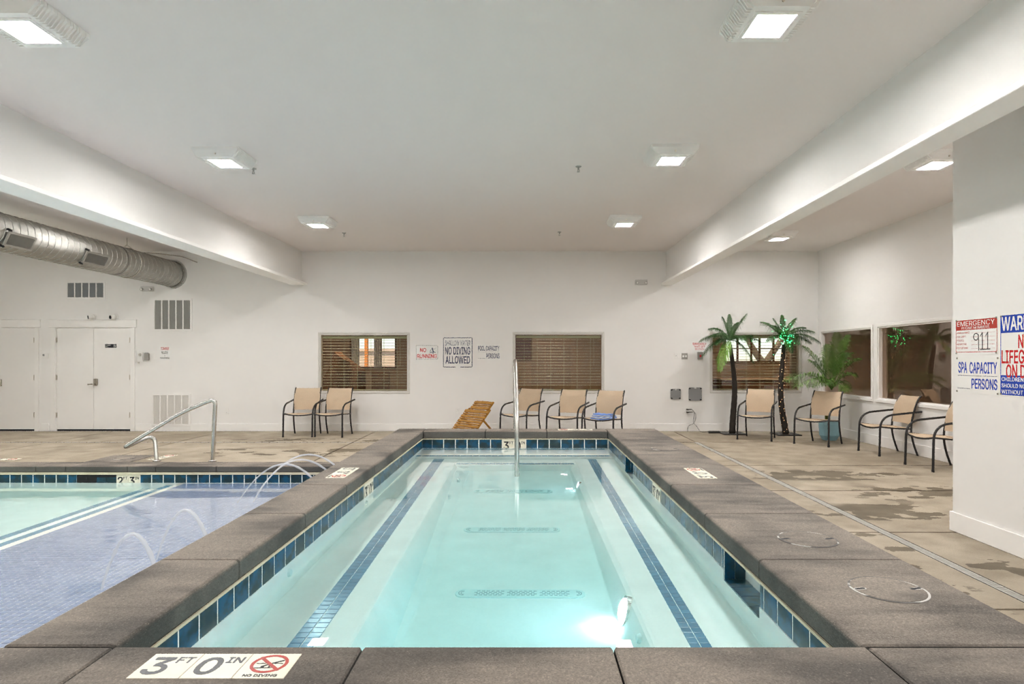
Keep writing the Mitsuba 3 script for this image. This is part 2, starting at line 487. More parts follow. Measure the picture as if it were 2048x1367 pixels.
# ------------------------------------------------------------------ doors
def make_door(key, a, b, knob_px, labelled):
    struct(key)
    xa, xb, top = B(a, 0)[0], B(b, 0)[0], B(0, 654.5)[1]
    mid = (xa + xb) / 2
    part(key, 'jamb', cat(box(xa, xa + 0.012, BW, BW + 0.15, 0, top), box(xb - 0.012, xb, BW, BW + 0.15, 0, top), box(xa, xb, BW, BW + 0.15, top - 0.012, top)), 'm_paint')
    for u, v in ((xa + 0.015, mid - 0.003), (mid + 0.003, xb - 0.015)):
        lf = part(key, 'leaf', cbox(u, v, BW + 0.012, BW + 0.055, 0.035, top - 0.017, 0.002), 'm_door')
        hx = xa + 0.016 if u < mid - 0.1 else xb - 0.016
        for z in (0.32, 1.06, 1.80):
            part(lf, 'hinge', cbox(hx - 0.012, hx + 0.012, BW - 0.004, BW + 0.014, z - 0.05, z + 0.05, 0.002), 'm_hinge')
    part(key, 'threshold', box(xa + 0.012, xb - 0.012, BW + 0.03, BW + 0.15, 0.0, 0.03), 'm_dark')
    part(key, 'casing', cbox(xa - 0.085, xa, BW - 0.018, BW, 0.001, top, 0.002), 'm_paint')
    part(key, 'casing', cbox(xb, xb + 0.085, BW - 0.018, BW, 0.001, top, 0.002), 'm_paint')
    part(key, 'header', cat(cbox(xa - 0.12, xb + 0.12, BW - 0.026, BW, top, top + 0.145, 0.003), cbox(xa - 0.13, xb + 0.13, BW - 0.034, BW, top + 0.145, top + 0.158, 0.003)), 'm_paint')
    kx, kz = B(*knob_px)
    part(key, 'lock', cbox(kx - 0.04, kx + 0.04, BW - 0.02, BW + 0.014, kz - 0.065, kz + 0.065, 0.008), 'm_hinge', label='metal keypad lock with lever')
    part(key, 'lever', sweep(fillet([(kx, BW - 0.01, kz - 0.04), (kx, BW - 0.07, kz - 0.04), (kx - 0.11, BW - 0.07, kz - 0.045)], 0.02), 0.011), 'm_hinge', smooth=40)


make_door('door_1', -82, 70, (-1, 765), False)
make_door('door_2', 111, 261.5, (191.5, 763.5), True)
k = thing('door_sign', 'small black employees only sign on the right leaf of the double door', 'sign')
x, z = B(221, 691.3)
b = Board(k, [x, BW + 0.012, z], [1, 0, 0], [0, 0, 1])
b.panel(0.226, 0.072, 0.003, 'm_ink', 0.004)
b.line('Employees', 0.020, -0.050, 0.013, 0.10, 'm_ink_white')
b.line('Only', 0.018, -0.078, -0.016, 0.044, 'm_ink_white')
b.shape(affinity.translate(Point(0, 0).buffer(0.024).difference(Point(0, 0).buffer(0.019)), 0.077, 0), 'm_ink_white', 'symbol')
b.shape(union_all([affinity.translate(sbox(-0.004, -0.014, 0.004, 0.006), 0.077, 0), affinity.translate(Point(0, 0.011).buffer(0.005), 0.077, 0)]), 'm_ink_white', 'symbol')

# ------------------------------------------------------------------ windows, blinds and the rooms behind
for i, w in enumerate(WINS):
    key = 'window_%d' % (i + 1)
    struct(key)
    x0, z0, x1, z1 = win_rect(w).bounds
    t = 0.035
    part(key, 'frame', cat(cbox(x0 - t, x1 + t, BW - 0.014, BW, z1, z1 + t, 0.003), cbox(x0 - t, x1 + t, BW - 0.014, BW, z0 - t, z0, 0.003),
                           cbox(x0 - t, x0, BW - 0.014, BW, z0, z1, 0.003), cbox(x1, x1 + t, BW - 0.014, BW, z0, z1, 0.003)), 'm_frame_alu')
    part(key, 'stop', cat(box(x0, x1, BW, BW + 0.03, z1 - 0.02, z1), box(x0, x1, BW, BW + 0.03, z0, z0 + 0.02), box(x0, x0 + 0.02, BW, BW + 0.03, z0 + 0.02, z1 - 0.02), box(x1 - 0.02, x1, BW, BW + 0.03, z0 + 0.02, z1 - 0.02)), 'm_frame_alu')
    part(key, 'pane', box(x0 + 0.015, x1 - 0.015, BW + 0.029, BW + 0.031, z0 + 0.015, z1 - 0.015).slice_plane([0, BW + 0.0295, 0], [0, -1, 0]), 'm_glass')
    k = thing('window_blind', ['raised-slat blind behind the window left of the no running sign', 'raised-slat blind behind the middle window over the three chairs', 'raised-slat blind behind the window with the two lit palms'][i], 'blind', )
    part(k, 'headrail', cbox(x0 + 0.03, x1 - 0.03, BW + 0.06, BW + 0.115, z1 - 0.085, z1 - 0.03, 0.004), 'm_blind')
    zz = z1 - 0.115
    one = None
    while zz > z0 + 0.09:
        if one is None:
            th = np.radians(6)
            one = cbox(x0 + 0.03, x1 - 0.03, -0.024, 0.024, -0.0016, 0.0016, 0.0007)
            one.apply_transform(trimesh.transformations.rotation_matrix(th, [1, 0, 0]))
            one = mikit.ply(one, 'm_blind')
        part(k, 'slat', one, None, to_world=T().translate([0, BW + 0.088, zz]))
        zz -= 0.0565
    part(k, 'bottom_rail', cbox(x0 + 0.03, x1 - 0.03, BW + 0.062, BW + 0.112, z0 + 0.025, z0 + 0.045, 0.003), 'm_blind')
    for q in range(6):
        xx = x0 + 0.10 + (x1 - x0 - 0.42) * q / 5 + 0.09
        part(k, 'ladder_cord', cat(sweep([(xx, BW + 0.061, z0 + 0.04), (xx, BW + 0.061, z1 - 0.05)], 0.0022, 5), sweep([(xx, BW + 0.115, z0 + 0.04), (xx, BW + 0.115, z1 - 0.05)], 0.0022, 5)), 'm_blind')
    part(k, 'tilt_wand', sweep([(x1 - 0.17, BW + 0.058, z1 - 0.08), (x1 - 0.165, BW + 0.056, z1 - 0.62)], 0.004, 6), 'm_blind')

for i, (a, b_) in enumerate(RW):
    key = 'window_%d' % (i + 4)
    struct(key)
    t = 0.05
    X = RIGHT
    part(key, 'frame', cat(cbox(X - 0.016, X, a - t, b_ + t, RZ1, RZ1 + t, 0.003), cbox(X - 0.03, X, a - t, b_ + t, RZ0 - t, RZ0, 0.004),
                           cbox(X - 0.016, X, a - t, a, RZ0, RZ1, 0.003), cbox(X - 0.016, X, b_, b_ + t, RZ0, RZ1, 0.003)), 'm_paint')
    part(key, 'stop', cat(box(X, X + 0.06, a, b_, RZ1 - 0.02, RZ1), box(X, X + 0.06, a, b_, RZ0, RZ0 + 0.02), box(X, X + 0.06, a, a + 0.02, RZ0, RZ1), box(X, X + 0.06, b_ - 0.02, b_, RZ0, RZ1)), 'm_paint')
    part(key, 'pane', trimesh.Trimesh([[X + 0.06, a, RZ0], [X + 0.06, b_, RZ0], [X + 0.06, b_, RZ1], [X + 0.06, a, RZ1]], [[0, 2, 1], [0, 3, 2]], process=False), 'm_glass_bronze')

# rear rooms (north of the far wall and east of the right wall)
RY = 16.4
struct('floor_rear', cat(box(-6.0, 9.0, BW + 0.16, RY + 0.1, -0.2, 0.0), box(RIGHT + 0.16, 9.0, 2.0, BW, -0.2, 0.0)), 'm_carpet')
struct('ceiling_rear', cat(box(-6.0, 9.0, BW + 0.16, RY + 0.1, 2.6, 2.7), box(RIGHT + 0.16, 9.0, 2.0, BW, 2.6, 2.7)), 'm_room_white')
RWINS = [(W(703, 675, RY), W(790, 733, RY)), (W(1452, 671, RY), W(1572, 722, RY))]
wp = sbox(-6.0, -0.2, 9.0, 2.7)
for p, q in RWINS:
    wp = wp.difference(sbox(p[0], q[2], q[0], p[2]))
struct('wall_rear', xz_extrude(wp, RY, RY + 0.12), 'm_brown_wall')
struct('wall_rear_left', box(-6.1, -6.0, BW + 0.16, RY + 0.1, -0.2, 2.7), 'm_brown_wall')
struct('wall_rear_right', cat(box(9.0, 9.1, 2.0, RY + 0.1, -0.2, 2.7), box(RIGHT + 0.16, 9.0, 1.9, 2.0, -0.2, 2.7)), 'm_brown_wall')
struct('wall_partition_1', box(-2.2, -2.1, BW + 0.16, RY, 0.0, 2.6), 'm_brown_wall')
struct('wall_partition_2', box(3.6, 3.7, BW + 0.16, RY, 0.0, 2.6), 'm_brown_wall')
for i, (p, q) in enumerate(RWINS):
    key = 'window_%d' % (i + 6)
    struct(key)
    x0, x1, z0, z1 = p[0], q[0], q[2], p[2]
    part(key, 'frame', cat(box(x0 - 0.04, x1 + 0.04, RY - 0.02, RY, z1, z1 + 0.05), box(x0 - 0.04, x1 + 0.04, RY - 0.03, RY, z0 - 0.05, z0), box(x0 - 0.04, x0, RY - 0.02, RY, z0, z1), box(x1, x1 + 0.04, RY - 0.02, RY, z0, z1),
                           *[box(u - 0.025, u + 0.025, RY + 0.03, RY + 0.06, z0, z1) for u in ([x0 + (x1 - x0) * q for q in (0.2, 0.43, 0.57, 0.8)] if i else [])],
                           *[box(x0, x1, RY + 0.035, RY + 0.055, v - 0.015, v + 0.015) for v in ([z0 + (z1 - z0) * 0.5] if i else [])]), 'm_brown_dark')
    part(key, 'pane', trimesh.Trimesh([[x0, RY + 0.05, z0], [x1, RY + 0.05, z0], [x1, RY + 0.05, z1], [x0, RY + 0.05, z1]], [[0, 1, 2], [0, 2, 3]], process=False), 'm_clear')
# ceiling lamps of the rear rooms
for i, (x, y) in enumerate([(-4.2, 13.6), (0.6, 14.4), (6.0, 14.2), (7.6, 8.6)]):
    k = thing('rear_room_lamp', ['flat square lamp on the ceiling of the room behind the first window', 'flat square lamp on the ceiling of the room behind the middle window', 'flat square lamp on the ceiling of the room behind the palms', 'flat square lamp on the ceiling behind the side windows'][i], 'ceiling lamp')
    part(k, 'rim', cat(box(x - 0.32, x + 0.32, y - 0.32, y + 0.32, 2.58, 2.6)), 'm_white_plastic')
    v = np.array([[x - 0.3, y - 0.3, 2.575], [x + 0.3, y - 0.3, 2.575], [x + 0.3, y + 0.3, 2.575], [x - 0.3, y + 0.3, 2.575]])
    part(k, 'diffuser', trimesh.Trimesh(v, [[0, 2, 1], [0, 3, 2]], process=False), 'm_white_plastic', emitter={'type': 'area', 'radiance': rgb(*[c * (2.2 if i == 3 else 4.5) for c in (1.0, 0.80, 0.62)])})

# what stands in the rear rooms
k = thing('draped_table_stack', 'tall brown draped heap behind the blind of the window left of the signs', 'draped furniture')
tri = Polygon([W(645, 860, 13.6)[[0, 2]], W(646, 772, 13.6)[[0, 2]], W(662, 735, 13.6)[[0, 2]], W(673, 702, 13.6)[[0, 2]], W(693, 718, 13.6)[[0, 2]], W(724, 741, 13.6)[[0, 2]], W(726, 860, 13.6)[[0, 2]]])
m_ = xz_extrude(tri.buffer(-0.02).buffer(0.02), 13.2, 13.9)
m_ = m_.subdivide().subdivide().subdivide()
v = np.array(m_.vertices)
v[:, 1] += 0.10 * np.sin(v[:, 0] * 13) * (v[:, 1] < 13.5) + 0.25 * np.clip(v[:, 2] - 0.6, 0, 1) * (v[:, 1] < 13.5)
m_.vertices = v
part(k, 'cover', m_, 'm_brown_dark')
k = thing('side_chair', 'brown wooden chair seen through the window left of the signs', 'chair')
cx, cy = W(760, 0, 14.2)[0], 14.2
part(k, 'backrest', cbox(cx - 0.24, cx + 0.18, cy + 0.18, cy + 0.22, 0.5, 1.14, 0.01), 'm_brown_dark')
part(k, 'seat', cbox(cx - 0.24, cx + 0.20, cy - 0.24, cy + 0.2, 0.42, 0.47, 0.01), 'm_brown_dark')
for sx in (-0.22, 0.16):
    for sy in (-0.2, 0.18):
        part(k, 'leg', box(cx + sx, cx + sx + 0.03, cy + sy, cy + sy + 0.03, 0, 0.42), 'm_brown_dark')
k = thing('curtain', 'white gathered curtain at the left edge of the far bright window', 'curtain')
p, q = RWINS[0]
for a in (p[0] + 0.03, p[0] + 0.62):
    u = np.linspace(0, 0.20, 30)
    line = np.c_[a + u, RY - 0.09 + 0.03 * np.sin(u * 110)]
    part(k, 'panel', frame(extrude(LineString(line).buffer(0.004), p[2] - q[2] + 0.1), [0, 0, q[2] - 0.02], [1, 0, 0], [0, 1, 0]), 'm_curtain')
part(k, 'rod', sweep([(p[0] - 0.05, RY - 0.08, p[2] + 0.09), (q[0] + 0.05, RY - 0.08, p[2] + 0.09)], 0.012), 'm_hinge')
k = thing('framed_picture', 'dark red framed picture on the wall behind the middle window', 'picture')
p, q = W(1022, 668, 15.9), W(1062, 718, 15.9)
part(k, 'canvas', box(p[0], q[0], RY - 0.025, RY, q[2], p[2]), 'm_art')
part(k, 'frame', cat(box(p[0] - 0.03, q[0] + 0.03, RY - 0.04, RY, p[2], p[2] + 0.03), box(p[0] - 0.03, q[0] + 0.03, RY - 0.04, RY, q[2] - 0.03, q[2]), box(q[0], q[0] + 0.03, RY - 0.04, RY, q[2], p[2]), box(p[0] - 0.03, p[0], RY - 0.04, RY, q[2], p[2])), 'm_brown_dark')
struct('door_3')
for a, b_ in ((1062, 1090), (1091, 1142)):
    p, q = W(a, 690, RY), W(b_, 0, RY)
    lf = part('door_3', 'leaf', cbox(p[0] + 0.01, q[0] - 0.01, RY - 0.035, RY, 0.01, p[2], 0.004), 'm_brown_door')
part('door_3', 'handle', sweep([(W(1093, 0, RY)[0], RY - 0.08, 0.98), (W(1101, 0, RY)[0], RY - 0.08, 0.98)], 0.015), 'm_hinge')
k = thing('sideboard', 'low brown sideboard in the room behind the palms', 'sideboard')
p, q = W(1440, 762, 15.6), W(1600, 0, 15.6)
part(k, 'body', cbox(p[0], q[0], 15.5, 16.2, 0.05, 0.9, 0.01), 'm_brown_dark')
part(k, 'top', cbox(p[0] - 0.03, q[0] + 0.03, 15.45, 16.22, 0.9, 0.94, 0.006), 'm_brown_wall')
for u in np.linspace(p[0] + 0.03, q[0] - 0.4, 4):
    part(k, 'door', cbox(u, u + 0.36, 15.48, 15.5, 0.1, 0.86, 0.004), 'm_brown_dark')
struct('wall_rear_end', box(RIGHT + 0.16, 9.0, 13.9, 14.0, 0, 2.6), 'm_room_white')
struct('door_4')
p, q = W(1690, 0, 13.88), W(1716, 0, 13.88)
part('door_4', 'leaf', cbox(7.20, 8.02, 13.85, 13.9, 0.01, 2.05, 0.004), 'm_room_white')
part('door_4', 'casing', cat(box(7.10, 7.20, 13.87, 13.9, 0, 2.15), box(8.02, 8.12, 13.87, 13.9, 0, 2.15), box(7.2, 8.02, 13.87, 13.9, 2.05, 2.15)), 'm_brown_door')
part('door_4', 'knob', trimesh.creation.icosphere(subdivisions=2, radius=0.035).apply_translation([7.29, 13.80, 0.98]), 'm_hinge', smooth=True)
k = thing('wall_picture', 'dark framed picture beside the door behind the first side window', 'picture')
part(k, 'frame', cat(box(8.25, 8.75, 13.86, 13.9, 1.15, 1.20), box(8.25, 8.75, 13.86, 13.9, 1.75, 1.80), box(8.25, 8.3, 13.86, 13.9, 1.2, 1.75), box(8.7, 8.75, 13.86, 13.9, 1.2, 1.75)), 'm_brown_dark')
part(k, 'canvas', box(8.3, 8.7, 13.88, 13.9, 1.2, 1.75), 'm_brown_wall')

# outdoors behind the rear rooms
struct('ground_outdoors', box(-40, 60, RY + 0.12, 60, -0.4, -0.25), 'm_asphalt')
solo('outdoor_wall', cat(box(-12, 1.0, 24, 24.3, -0.3, 1.75), box(-12.1, 1.1, 23.9, 24.4, 1.75, 1.85)), 'm_far_wall', 'low pinkish wall outside the far left window', 'wall')
solo('orange_post', cbox(W(733, 0, 19)[0] - 0.05, W(733, 0, 19)[0] + 0.05, 18.95, 19.05, -0.25, 3.2, 0.01), 'm_orange', 'orange post outside the far left window', 'post')
k = thing('outdoor_tree', 'forked bare tree trunk outside the window behind the palms', 'tree')
a = W(1528, 0, 21)[0]
part(k, 'trunk', sweep([(a, 21, -0.3), (a, 21, 0.8), (a + 0.05, 21, 1.35)], [0.22, 0.17, 0.14]), 'm_bark', smooth=True)
for s, e in ((-1, 0.75), (1, 0.9)):
    part(k, 'branch', sweep(spline([(a + 0.03, 21, 1.25), (a + s * 0.35, 21, 1.75), (a + s * e, 21, 2.6), (a + s * e * 1.4, 21, 3.6)], 12), np.linspace(0.12, 0.04, 12)), 'm_bark', smooth=True)


# ------------------------------------------------------------------ the spa
S = SPA
BEN = S['water'] - 0.45
FLO = S['water'] - 0.914


def bench(y):
    return S['water'] - (0.190 - 0.026 * (y - 2.9))


def floor_z(y):
    return S['water'] - (0.272 - 0.054 * (y - 5.05))


def slope(mesh):
    """Gives the basin its sloping benches and floor, both shallower towards the far end."""
    v = np.array(mesh.vertices)
    y, z = v[:, 1], v[:, 2].copy()
    b_, f_ = bench(y), floor_z(y)
    t_ = np.clip((BEN - z) / (BEN - FLO), 0, 1)
    w_ = S['water']
    up_ = np.where(z > w_ - 0.02, z, b_ + (z - BEN) / (w_ - 0.02 - BEN) * (w_ - 0.02 - b_))
    v[:, 2] = np.where(z < FLO - 0.05, z, np.where(z <= BEN, b_ + t_ * (f_ - b_), up_))
    mesh.vertices = v
    return mesh


EDGE = 0.383                                          # underside of the coping
spa = thing('spa_pool', 'long raised swim spa with dark coping stones and blue waterline tiles', 'pool')
sec = Polygon([(-1.66, -0.95), (1.73, -0.95), (1.73, EDGE), (1.098, EDGE), (1.098, 0.216), (1.09, 0.214), (1.09, BEN), (0.60, BEN), (0.517, FLO), (-0.64, FLO), (-0.81, BEN), (-1.325, BEN), (-1.325, 0.25), (-1.329, 0.252), (-1.329, EDGE), (-1.66, EDGE)])
inner = Polygon([(1.09, 0.5), (1.09, BEN), (0.60, BEN), (0.517, FLO), (-0.64, FLO), (-0.81, BEN), (-1.325, BEN), (-1.325, 0.5)])
soft = inner.buffer(-0.03, quad_segs=5).buffer(0.06, quad_segs=5).buffer(-0.03, quad_segs=5)
sec = sbox(-1.66, -0.95, 1.73, EDGE).difference(soft).difference(sbox(-1.329, 0.2545, 1.094, 0.6))
# skimmer mouths (y0, y1) in the right-hand wall
SKIM = [(2.89, 3.41), (6.26, 6.76)]
shell = slope(xz_extrude(sec, 2.0, 8.095))
shell = cut(shell, *[box(1.0, 1.22, a, b_, 0.20, 0.372) for a, b_ in SKIM])
part(spa, 'shell', shell, 'm_plaster', smooth=35, label='pale aqua plaster basin with benches along both sides')
part(spa, 'end_wall', cat(box(-1.66, 1.73, 8.09, 8.36, -0.95, 0.2545), box(-1.66, 1.73, 8.094, 8.36, 0.2545, EDGE)), 'm_plaster')
part(spa, 'end_wall', box(-1.66, 1.73, 1.68, 2.0, -0.95, EDGE), 'm_plaster')
part(spa, 'step', cbox(-1.33, 1.095, 7.52, 8.095, -0.1, S['water'] - 0.038, 0.008), 'm_plaster')
part(spa, 'step', cbox(-0.82, 0.61, 7.20, 7.54, -0.1, bench(7.2) - 0.002, 0.008), 'm_plaster')
# bench stripes and step nosings: small blue tiles
stripe = []
for y in np.arange(2.05, 7.49, 0.0525):
    for x0 in (-1.090, 0.762):
        for k in (0, 1):
            stripe.append((x0 + k * 0.0615 * (0.82 if x0 > 0 else 1), x0 + k * 0.0625 * (0.82 if x0 > 0 else 1) + (0.0465 if x0 > 0 else 0.0575), y, y + 0.0475))
stripe.sort(key=lambda s: s[2])
protos = {}


def tile_at(parent, name, x0, x1, y0, y1, z, mats, h=0.0035, tilt=0.0):
    w_, d_ = round(x1 - x0, 4), round(y1 - y0, 4)
    m_ = random.choice(mats)
    kk = (w_, d_, h, m_)
    if kk not in protos:
        protos[kk] = mikit.ply(cbox(0, w_, 0, d_, -0.002, h, 0.0015), m_)
    return part(parent, name, protos[kk], None, to_world=T().translate([x0, y0, z]).rotate([1, 0, 0], tilt))


SM = ['m_stripe0', 'm_stripe1', 'm_stripe2']
for s in stripe[:268]:
    tile_at(spa, 'stripe_tile', *s, bench(s[2]), SM, tilt=math.degrees(0.026))
part(spa, 'far_stripe_tiles', cat([box(a, b_, c, d, bench(c) - 0.002, bench(c) + 0.0045) for a, b_, c, d in stripe[268:]]), 'm_stripe0', kind='stuff')
nos = [(x, x + 0.072, 7.53, 7.585, S['water'] - 0.038) for x in np.arange(-1.31, 1.02, 0.076)] + [(x, x + 0.072, 7.21, 7.265, bench(7.2) - 0.002) for x in np.arange(-0.79, 0.53, 0.076)]
for a, b_, c, d, z in nos[:31]:
    tile_at(spa, 'nosing_tile', a, b_, c, d, z, SM)
part(spa, 'far_nosing_tiles', cat([box(a, b_, c, d, z - 0.002, z + 0.0035) for a, b_, c, d, z in nos[31:]] + [box(x, x + 0.072, 8.086, 8.0905, S['water'] - 0.034, S['water'] - 0.024) for x in np.arange(-1.31, 1.02, 0.076)]), 'm_stripe0', kind='stuff')

# waterline tiles, 6 inch, with light joints
P6, TZ0, TZ1 = 0.1525, 0.258, 0.3695
GL = ['m_glaze0', 'm_glaze1', 'm_glaze2']
wl = {}


def wall_tile(parent, w_, axis, at, u, m_=None, h=TZ1 - TZ0, z=TZ0, name='waterline_tile', flip=1):
    """A glazed tile on a wall: axis 'x' = it runs along x on a wall that faces -y, 'y' = along y, facing flip * x."""
    m_ = m_ or random.choice(GL)
    w_ = round(w_, 4)
    kk = (w_, axis, m_, round(h, 4), flip)
    if kk not in wl:
        if axis == 'x':
            wl[kk] = mikit.ply(cbox(0, w_, -0.0018, 0.001, 0, h, 0.0009), m_)
        elif flip > 0:
            wl[kk] = mikit.ply(cbox(-0.001, 0.0018, 0, w_, 0, h, 0.0009), m_)
        else:
            wl[kk] = mikit.ply(cbox(-0.0018, 0.001, 0, w_, 0, h, 0.0009), m_)
    return part(parent, name, wl[kk], None, to_world=T().translate([u, at, z] if axis == 'x' else [at, u, z]))


G = 0.012
num_face = {}


def marker(parent, o, ex, ey, chars, size=0.1525, third=None, low=0.0):
    """A row of depth tiles: big numeral and small unit on each; third adds the no-diving tile."""
    ex, ey, o = np.asarray(ex, float), np.asarray(ey, float), np.asarray(o, float)
    mk = part(parent, 'depth_marker', frame(extrude(union_all([sbox(i * size + 0.0015, low + 0.0015, (i + 1) * size - 0.0015, size - 0.0015) for i in range(len(chars) + bool(third))]), 0.003), o, ex, ey), 'm_marker', label='cream depth tiles reading ' + ' '.join(c + u for c, u in chars) + (' and no diving' if third else ''))
    ez = np.cross(ex, ey)
    for i, (c, u) in enumerate(chars):
        t_ = text(c, 0.106, 0.070)
        t_.apply_translation([i * size + 0.052, 0.075, 0.003])
        u_ = text(u, 0.036, 0.050)
        u_.apply_translation([i * size + 0.117, 0.110, 0.003])
        if low:
            t_ = t_.slice_plane([0, low + 0.003, 0], [0, 1, 0])
        part(mk, 'numeral', frame(t_, o, ex, ey), 'm_marker_grey' if third else 'm_ink')
        part(mk, 'unit', frame(u_, o, ex, ey), 'm_marker_grey' if third else 'm_ink')
    if third:
        c0 = np.array([(len(chars) + 0.5) * size, 0.087])
        rg = Point(0, 0).buffer(0.055).difference(Point(0, 0).buffer(0.045)).union(LineString([(-0.037, 0.037), (0.037, -0.037)]).buffer(0.0055))
        part(mk, 'prohibition_ring', frame(extrude(affinity.translate(rg, *c0), 0.001), o + ez * 0.003, ex, ey), 'm_ink_darkred')
        fig = union_all([LineString([(-0.012, -0.014), (0.002, -0.002), (0.036, 0.020)]).buffer(0.0028), LineString([(0.004, -0.002), (0.006, -0.020)]).buffer(0.0022), Point(-0.014, -0.018).buffer(0.005),
                         LineString([(-0.040, 0.003), (-0.030, 0.0005), (-0.020, 0.003), (-0.012, 0.001)]).buffer(0.0012), LineString([(0.016, 0.001), (0.026, 0.003), (0.040, 0.0005)]).buffer(0.0012), LineString([(-0.036, -0.026), (0.030, -0.024)]).buffer(0.0014)])
        part(mk, 'diver_figure', frame(extrude(affinity.translate(fig.difference(rg.buffer(0.001)), *c0), 0.001), o + ez * 0.003, ex, ey), 'm_ink')
        t_ = text('NO DIVING', 0.014, 0.100)
        t_.apply_translation([c0[0], 0.017, 0.003])
        part(mk, 'lettering', frame(t_, o, ex, ey), 'm_ink')
    return mk


# far wall: a part tile, six tiles, the depth marker, eight tiles and a last part tile
wall_tile(spa, 0.126, 'x', 8.0935, -1.327)
for k in range(16):
    u = -1.1975 + k * P6
    if k in (6, 7) or u > 1.08:
        continue
    wall_tile(spa, min(P6 - G, 1.094 - u), 'x', 8.0935, u)
marker(spa, [-1.1975 + 6 * P6 - G / 2, 8.092, TZ0 - 0.04], [1, 0, 0], [0, 0, 1], [('3', 'FT'), ('0', 'IN')], low=0.04)
for side, at, flip in (('left', -1.3285, 1), ('right', 1.0935, -1)):
    ms = (5.14, 5.14 + 2 * P6) if flip > 0 else (4.985, 4.985 + 2 * P6)
    u = ms[1]
    spans = []
    while u < 8.07:
        spans.append((u, min(u + P6 - G, 8.088)))
        u += P6
    u = ms[0] - P6
    while u > 1.9:
        spans.append((max(u, 2.0), u + P6 - G))
        u -= P6
    for a, b_ in spans:
        pieces = [(a, b_)]
        if flip < 0:
            for s0, s1 in SKIM:
                new = []
                for p0, p1 in pieces:
                    for q0, q1 in ((p0, min(p1, s0 - 0.006)), (max(p0, s1 + 0.006), p1)):
                        if q1 - q0 > 0.015:
                            new.append((q0, q1))
                pieces = new
        for p0, p1 in pieces:
            wall_tile(spa, p1 - p0, 'y', at, p0, flip=flip)
    if flip > 0:
        marker(spa, [at + 0.004, ms[0], TZ0 - 0.04], [0, 1, 0], [0, 0, 1], [('3', 'FT'), ('0', 'IN')], low=0.04)
    else:
        marker(spa, [at - 0.004, ms[1], TZ0 - 0.04], [0, -1, 0], [0, 0, 1], [('3', 'FT'), ('0', 'IN')], low=0.04)
# grout fillet under the coping
part(spa, 'grout_line', cat(box(-1.336, -1.318, 2.0, 8.095, TZ1 + 0.002, EDGE), box(1.083, 1.10, 2.0, 8.095, TZ1 + 0.002, EDGE), box(-1.33, 1.095, 8.082, 8.10, TZ1 + 0.002, EDGE)), 'm_grout', label='cream grout strip below the coping')
# skimmers
for a, b_ in SKIM:
    k = part(spa, 'skimmer', cat(box(1.208, 1.22, a, b_, 0.20, 0.372)), 'm_white_plastic', label='skimmer mouth lined with blue tiles')
    part(k, 'side_tile', box(1.096, 1.15, b_ - 0.007, b_, 0.205, 0.370), 'm_glaze1')
    part(k, 'side_tile', box(1.154, 1.207, b_ - 0.007, b_, 0.205, 0.370), 'm_glaze0')
    part(k, 'side_tile', box(1.096, 1.207, a, a + 0.007, 0.205, 0.370), 'm_glaze2')
    for q in range(4):
        part(k, 'sill_tile', box(1.088, 1.206, a + 0.010 + q * (b_ - a - 0.02) / 4, a + 0.003 + (q + 1) * (b_ - a - 0.02) / 4, 0.20, 0.208), 'm_glaze0')
    part(k, 'weir', cbox(1.196, 1.207, a + 0.05, a + 0.30, 0.285, 0.345, 0.003), 'm_dark')



def stone(axis, a, b_, c, d, z0, z1, r=0.02, n=5, e=0.006):
    """A coping stone, rounded along its length: axis 'y' spans y from a to b_ and x from c to d, axis 'x' the other way round."""
    pts = []
    for s0, s1, ins in ((a + 0.003, b_ - 0.003, e), (a + 0.003 + e, b_ - 0.003 - e, 0.0)):
        for u, su in ((c + ins, 1), (d - ins, -1)):
            for v, sv in ((z0 + ins, 1), (z1 - ins, -1)):
                for k in range(n + 1):
                    t_ = k / n * math.pi / 2
                    uu, vv = u + su * r * (1 - math.cos(t_)), v + sv * r * (1 - math.sin(t_))
                    for s in (s0, s1):
                        pts.append((uu, s, vv) if axis == 'y' else (s, uu, vv))
    return trimesh.convex.convex_hull(np.array(pts))


CT = S['top']
L7 = (8.08 - 2.01) / 7
LIDS = [(1.455, 3.20), (1.46, 2.50), (1.46, 6.47)]
for k in range(7):
    a, b_ = 2.01 + k * L7, 2.01 + (k + 1) * L7
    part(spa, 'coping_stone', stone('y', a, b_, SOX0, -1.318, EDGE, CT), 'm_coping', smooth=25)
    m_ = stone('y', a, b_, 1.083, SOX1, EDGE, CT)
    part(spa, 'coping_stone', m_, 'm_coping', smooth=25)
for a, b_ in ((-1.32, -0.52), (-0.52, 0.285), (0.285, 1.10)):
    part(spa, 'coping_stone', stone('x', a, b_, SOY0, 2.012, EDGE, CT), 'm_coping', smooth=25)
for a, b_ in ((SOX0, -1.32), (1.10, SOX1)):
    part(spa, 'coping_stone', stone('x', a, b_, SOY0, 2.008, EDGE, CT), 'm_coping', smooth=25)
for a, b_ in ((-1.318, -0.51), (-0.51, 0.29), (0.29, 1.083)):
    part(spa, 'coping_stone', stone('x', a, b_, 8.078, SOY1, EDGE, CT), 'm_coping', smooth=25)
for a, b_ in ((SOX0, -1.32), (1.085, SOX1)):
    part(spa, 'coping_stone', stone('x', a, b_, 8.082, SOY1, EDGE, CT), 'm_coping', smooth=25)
part(spa, 'mortar', cat(box(SOX0 + 0.01, -1.327, SOY0 + 0.01, SOY1 - 0.01, EDGE, CT - 0.02), box(1.092, SOX1 - 0.01, SOY0 + 0.01, SOY1 - 0.01, EDGE, CT - 0.02), box(-1.327, 1.092, SOY0 + 0.01, 2.003, EDGE, CT - 0.02), box(-1.327, 1.092, 8.087, SOY1 - 0.01, EDGE, CT - 0.02)), 'm_dark', label='dark joints between the coping stones')


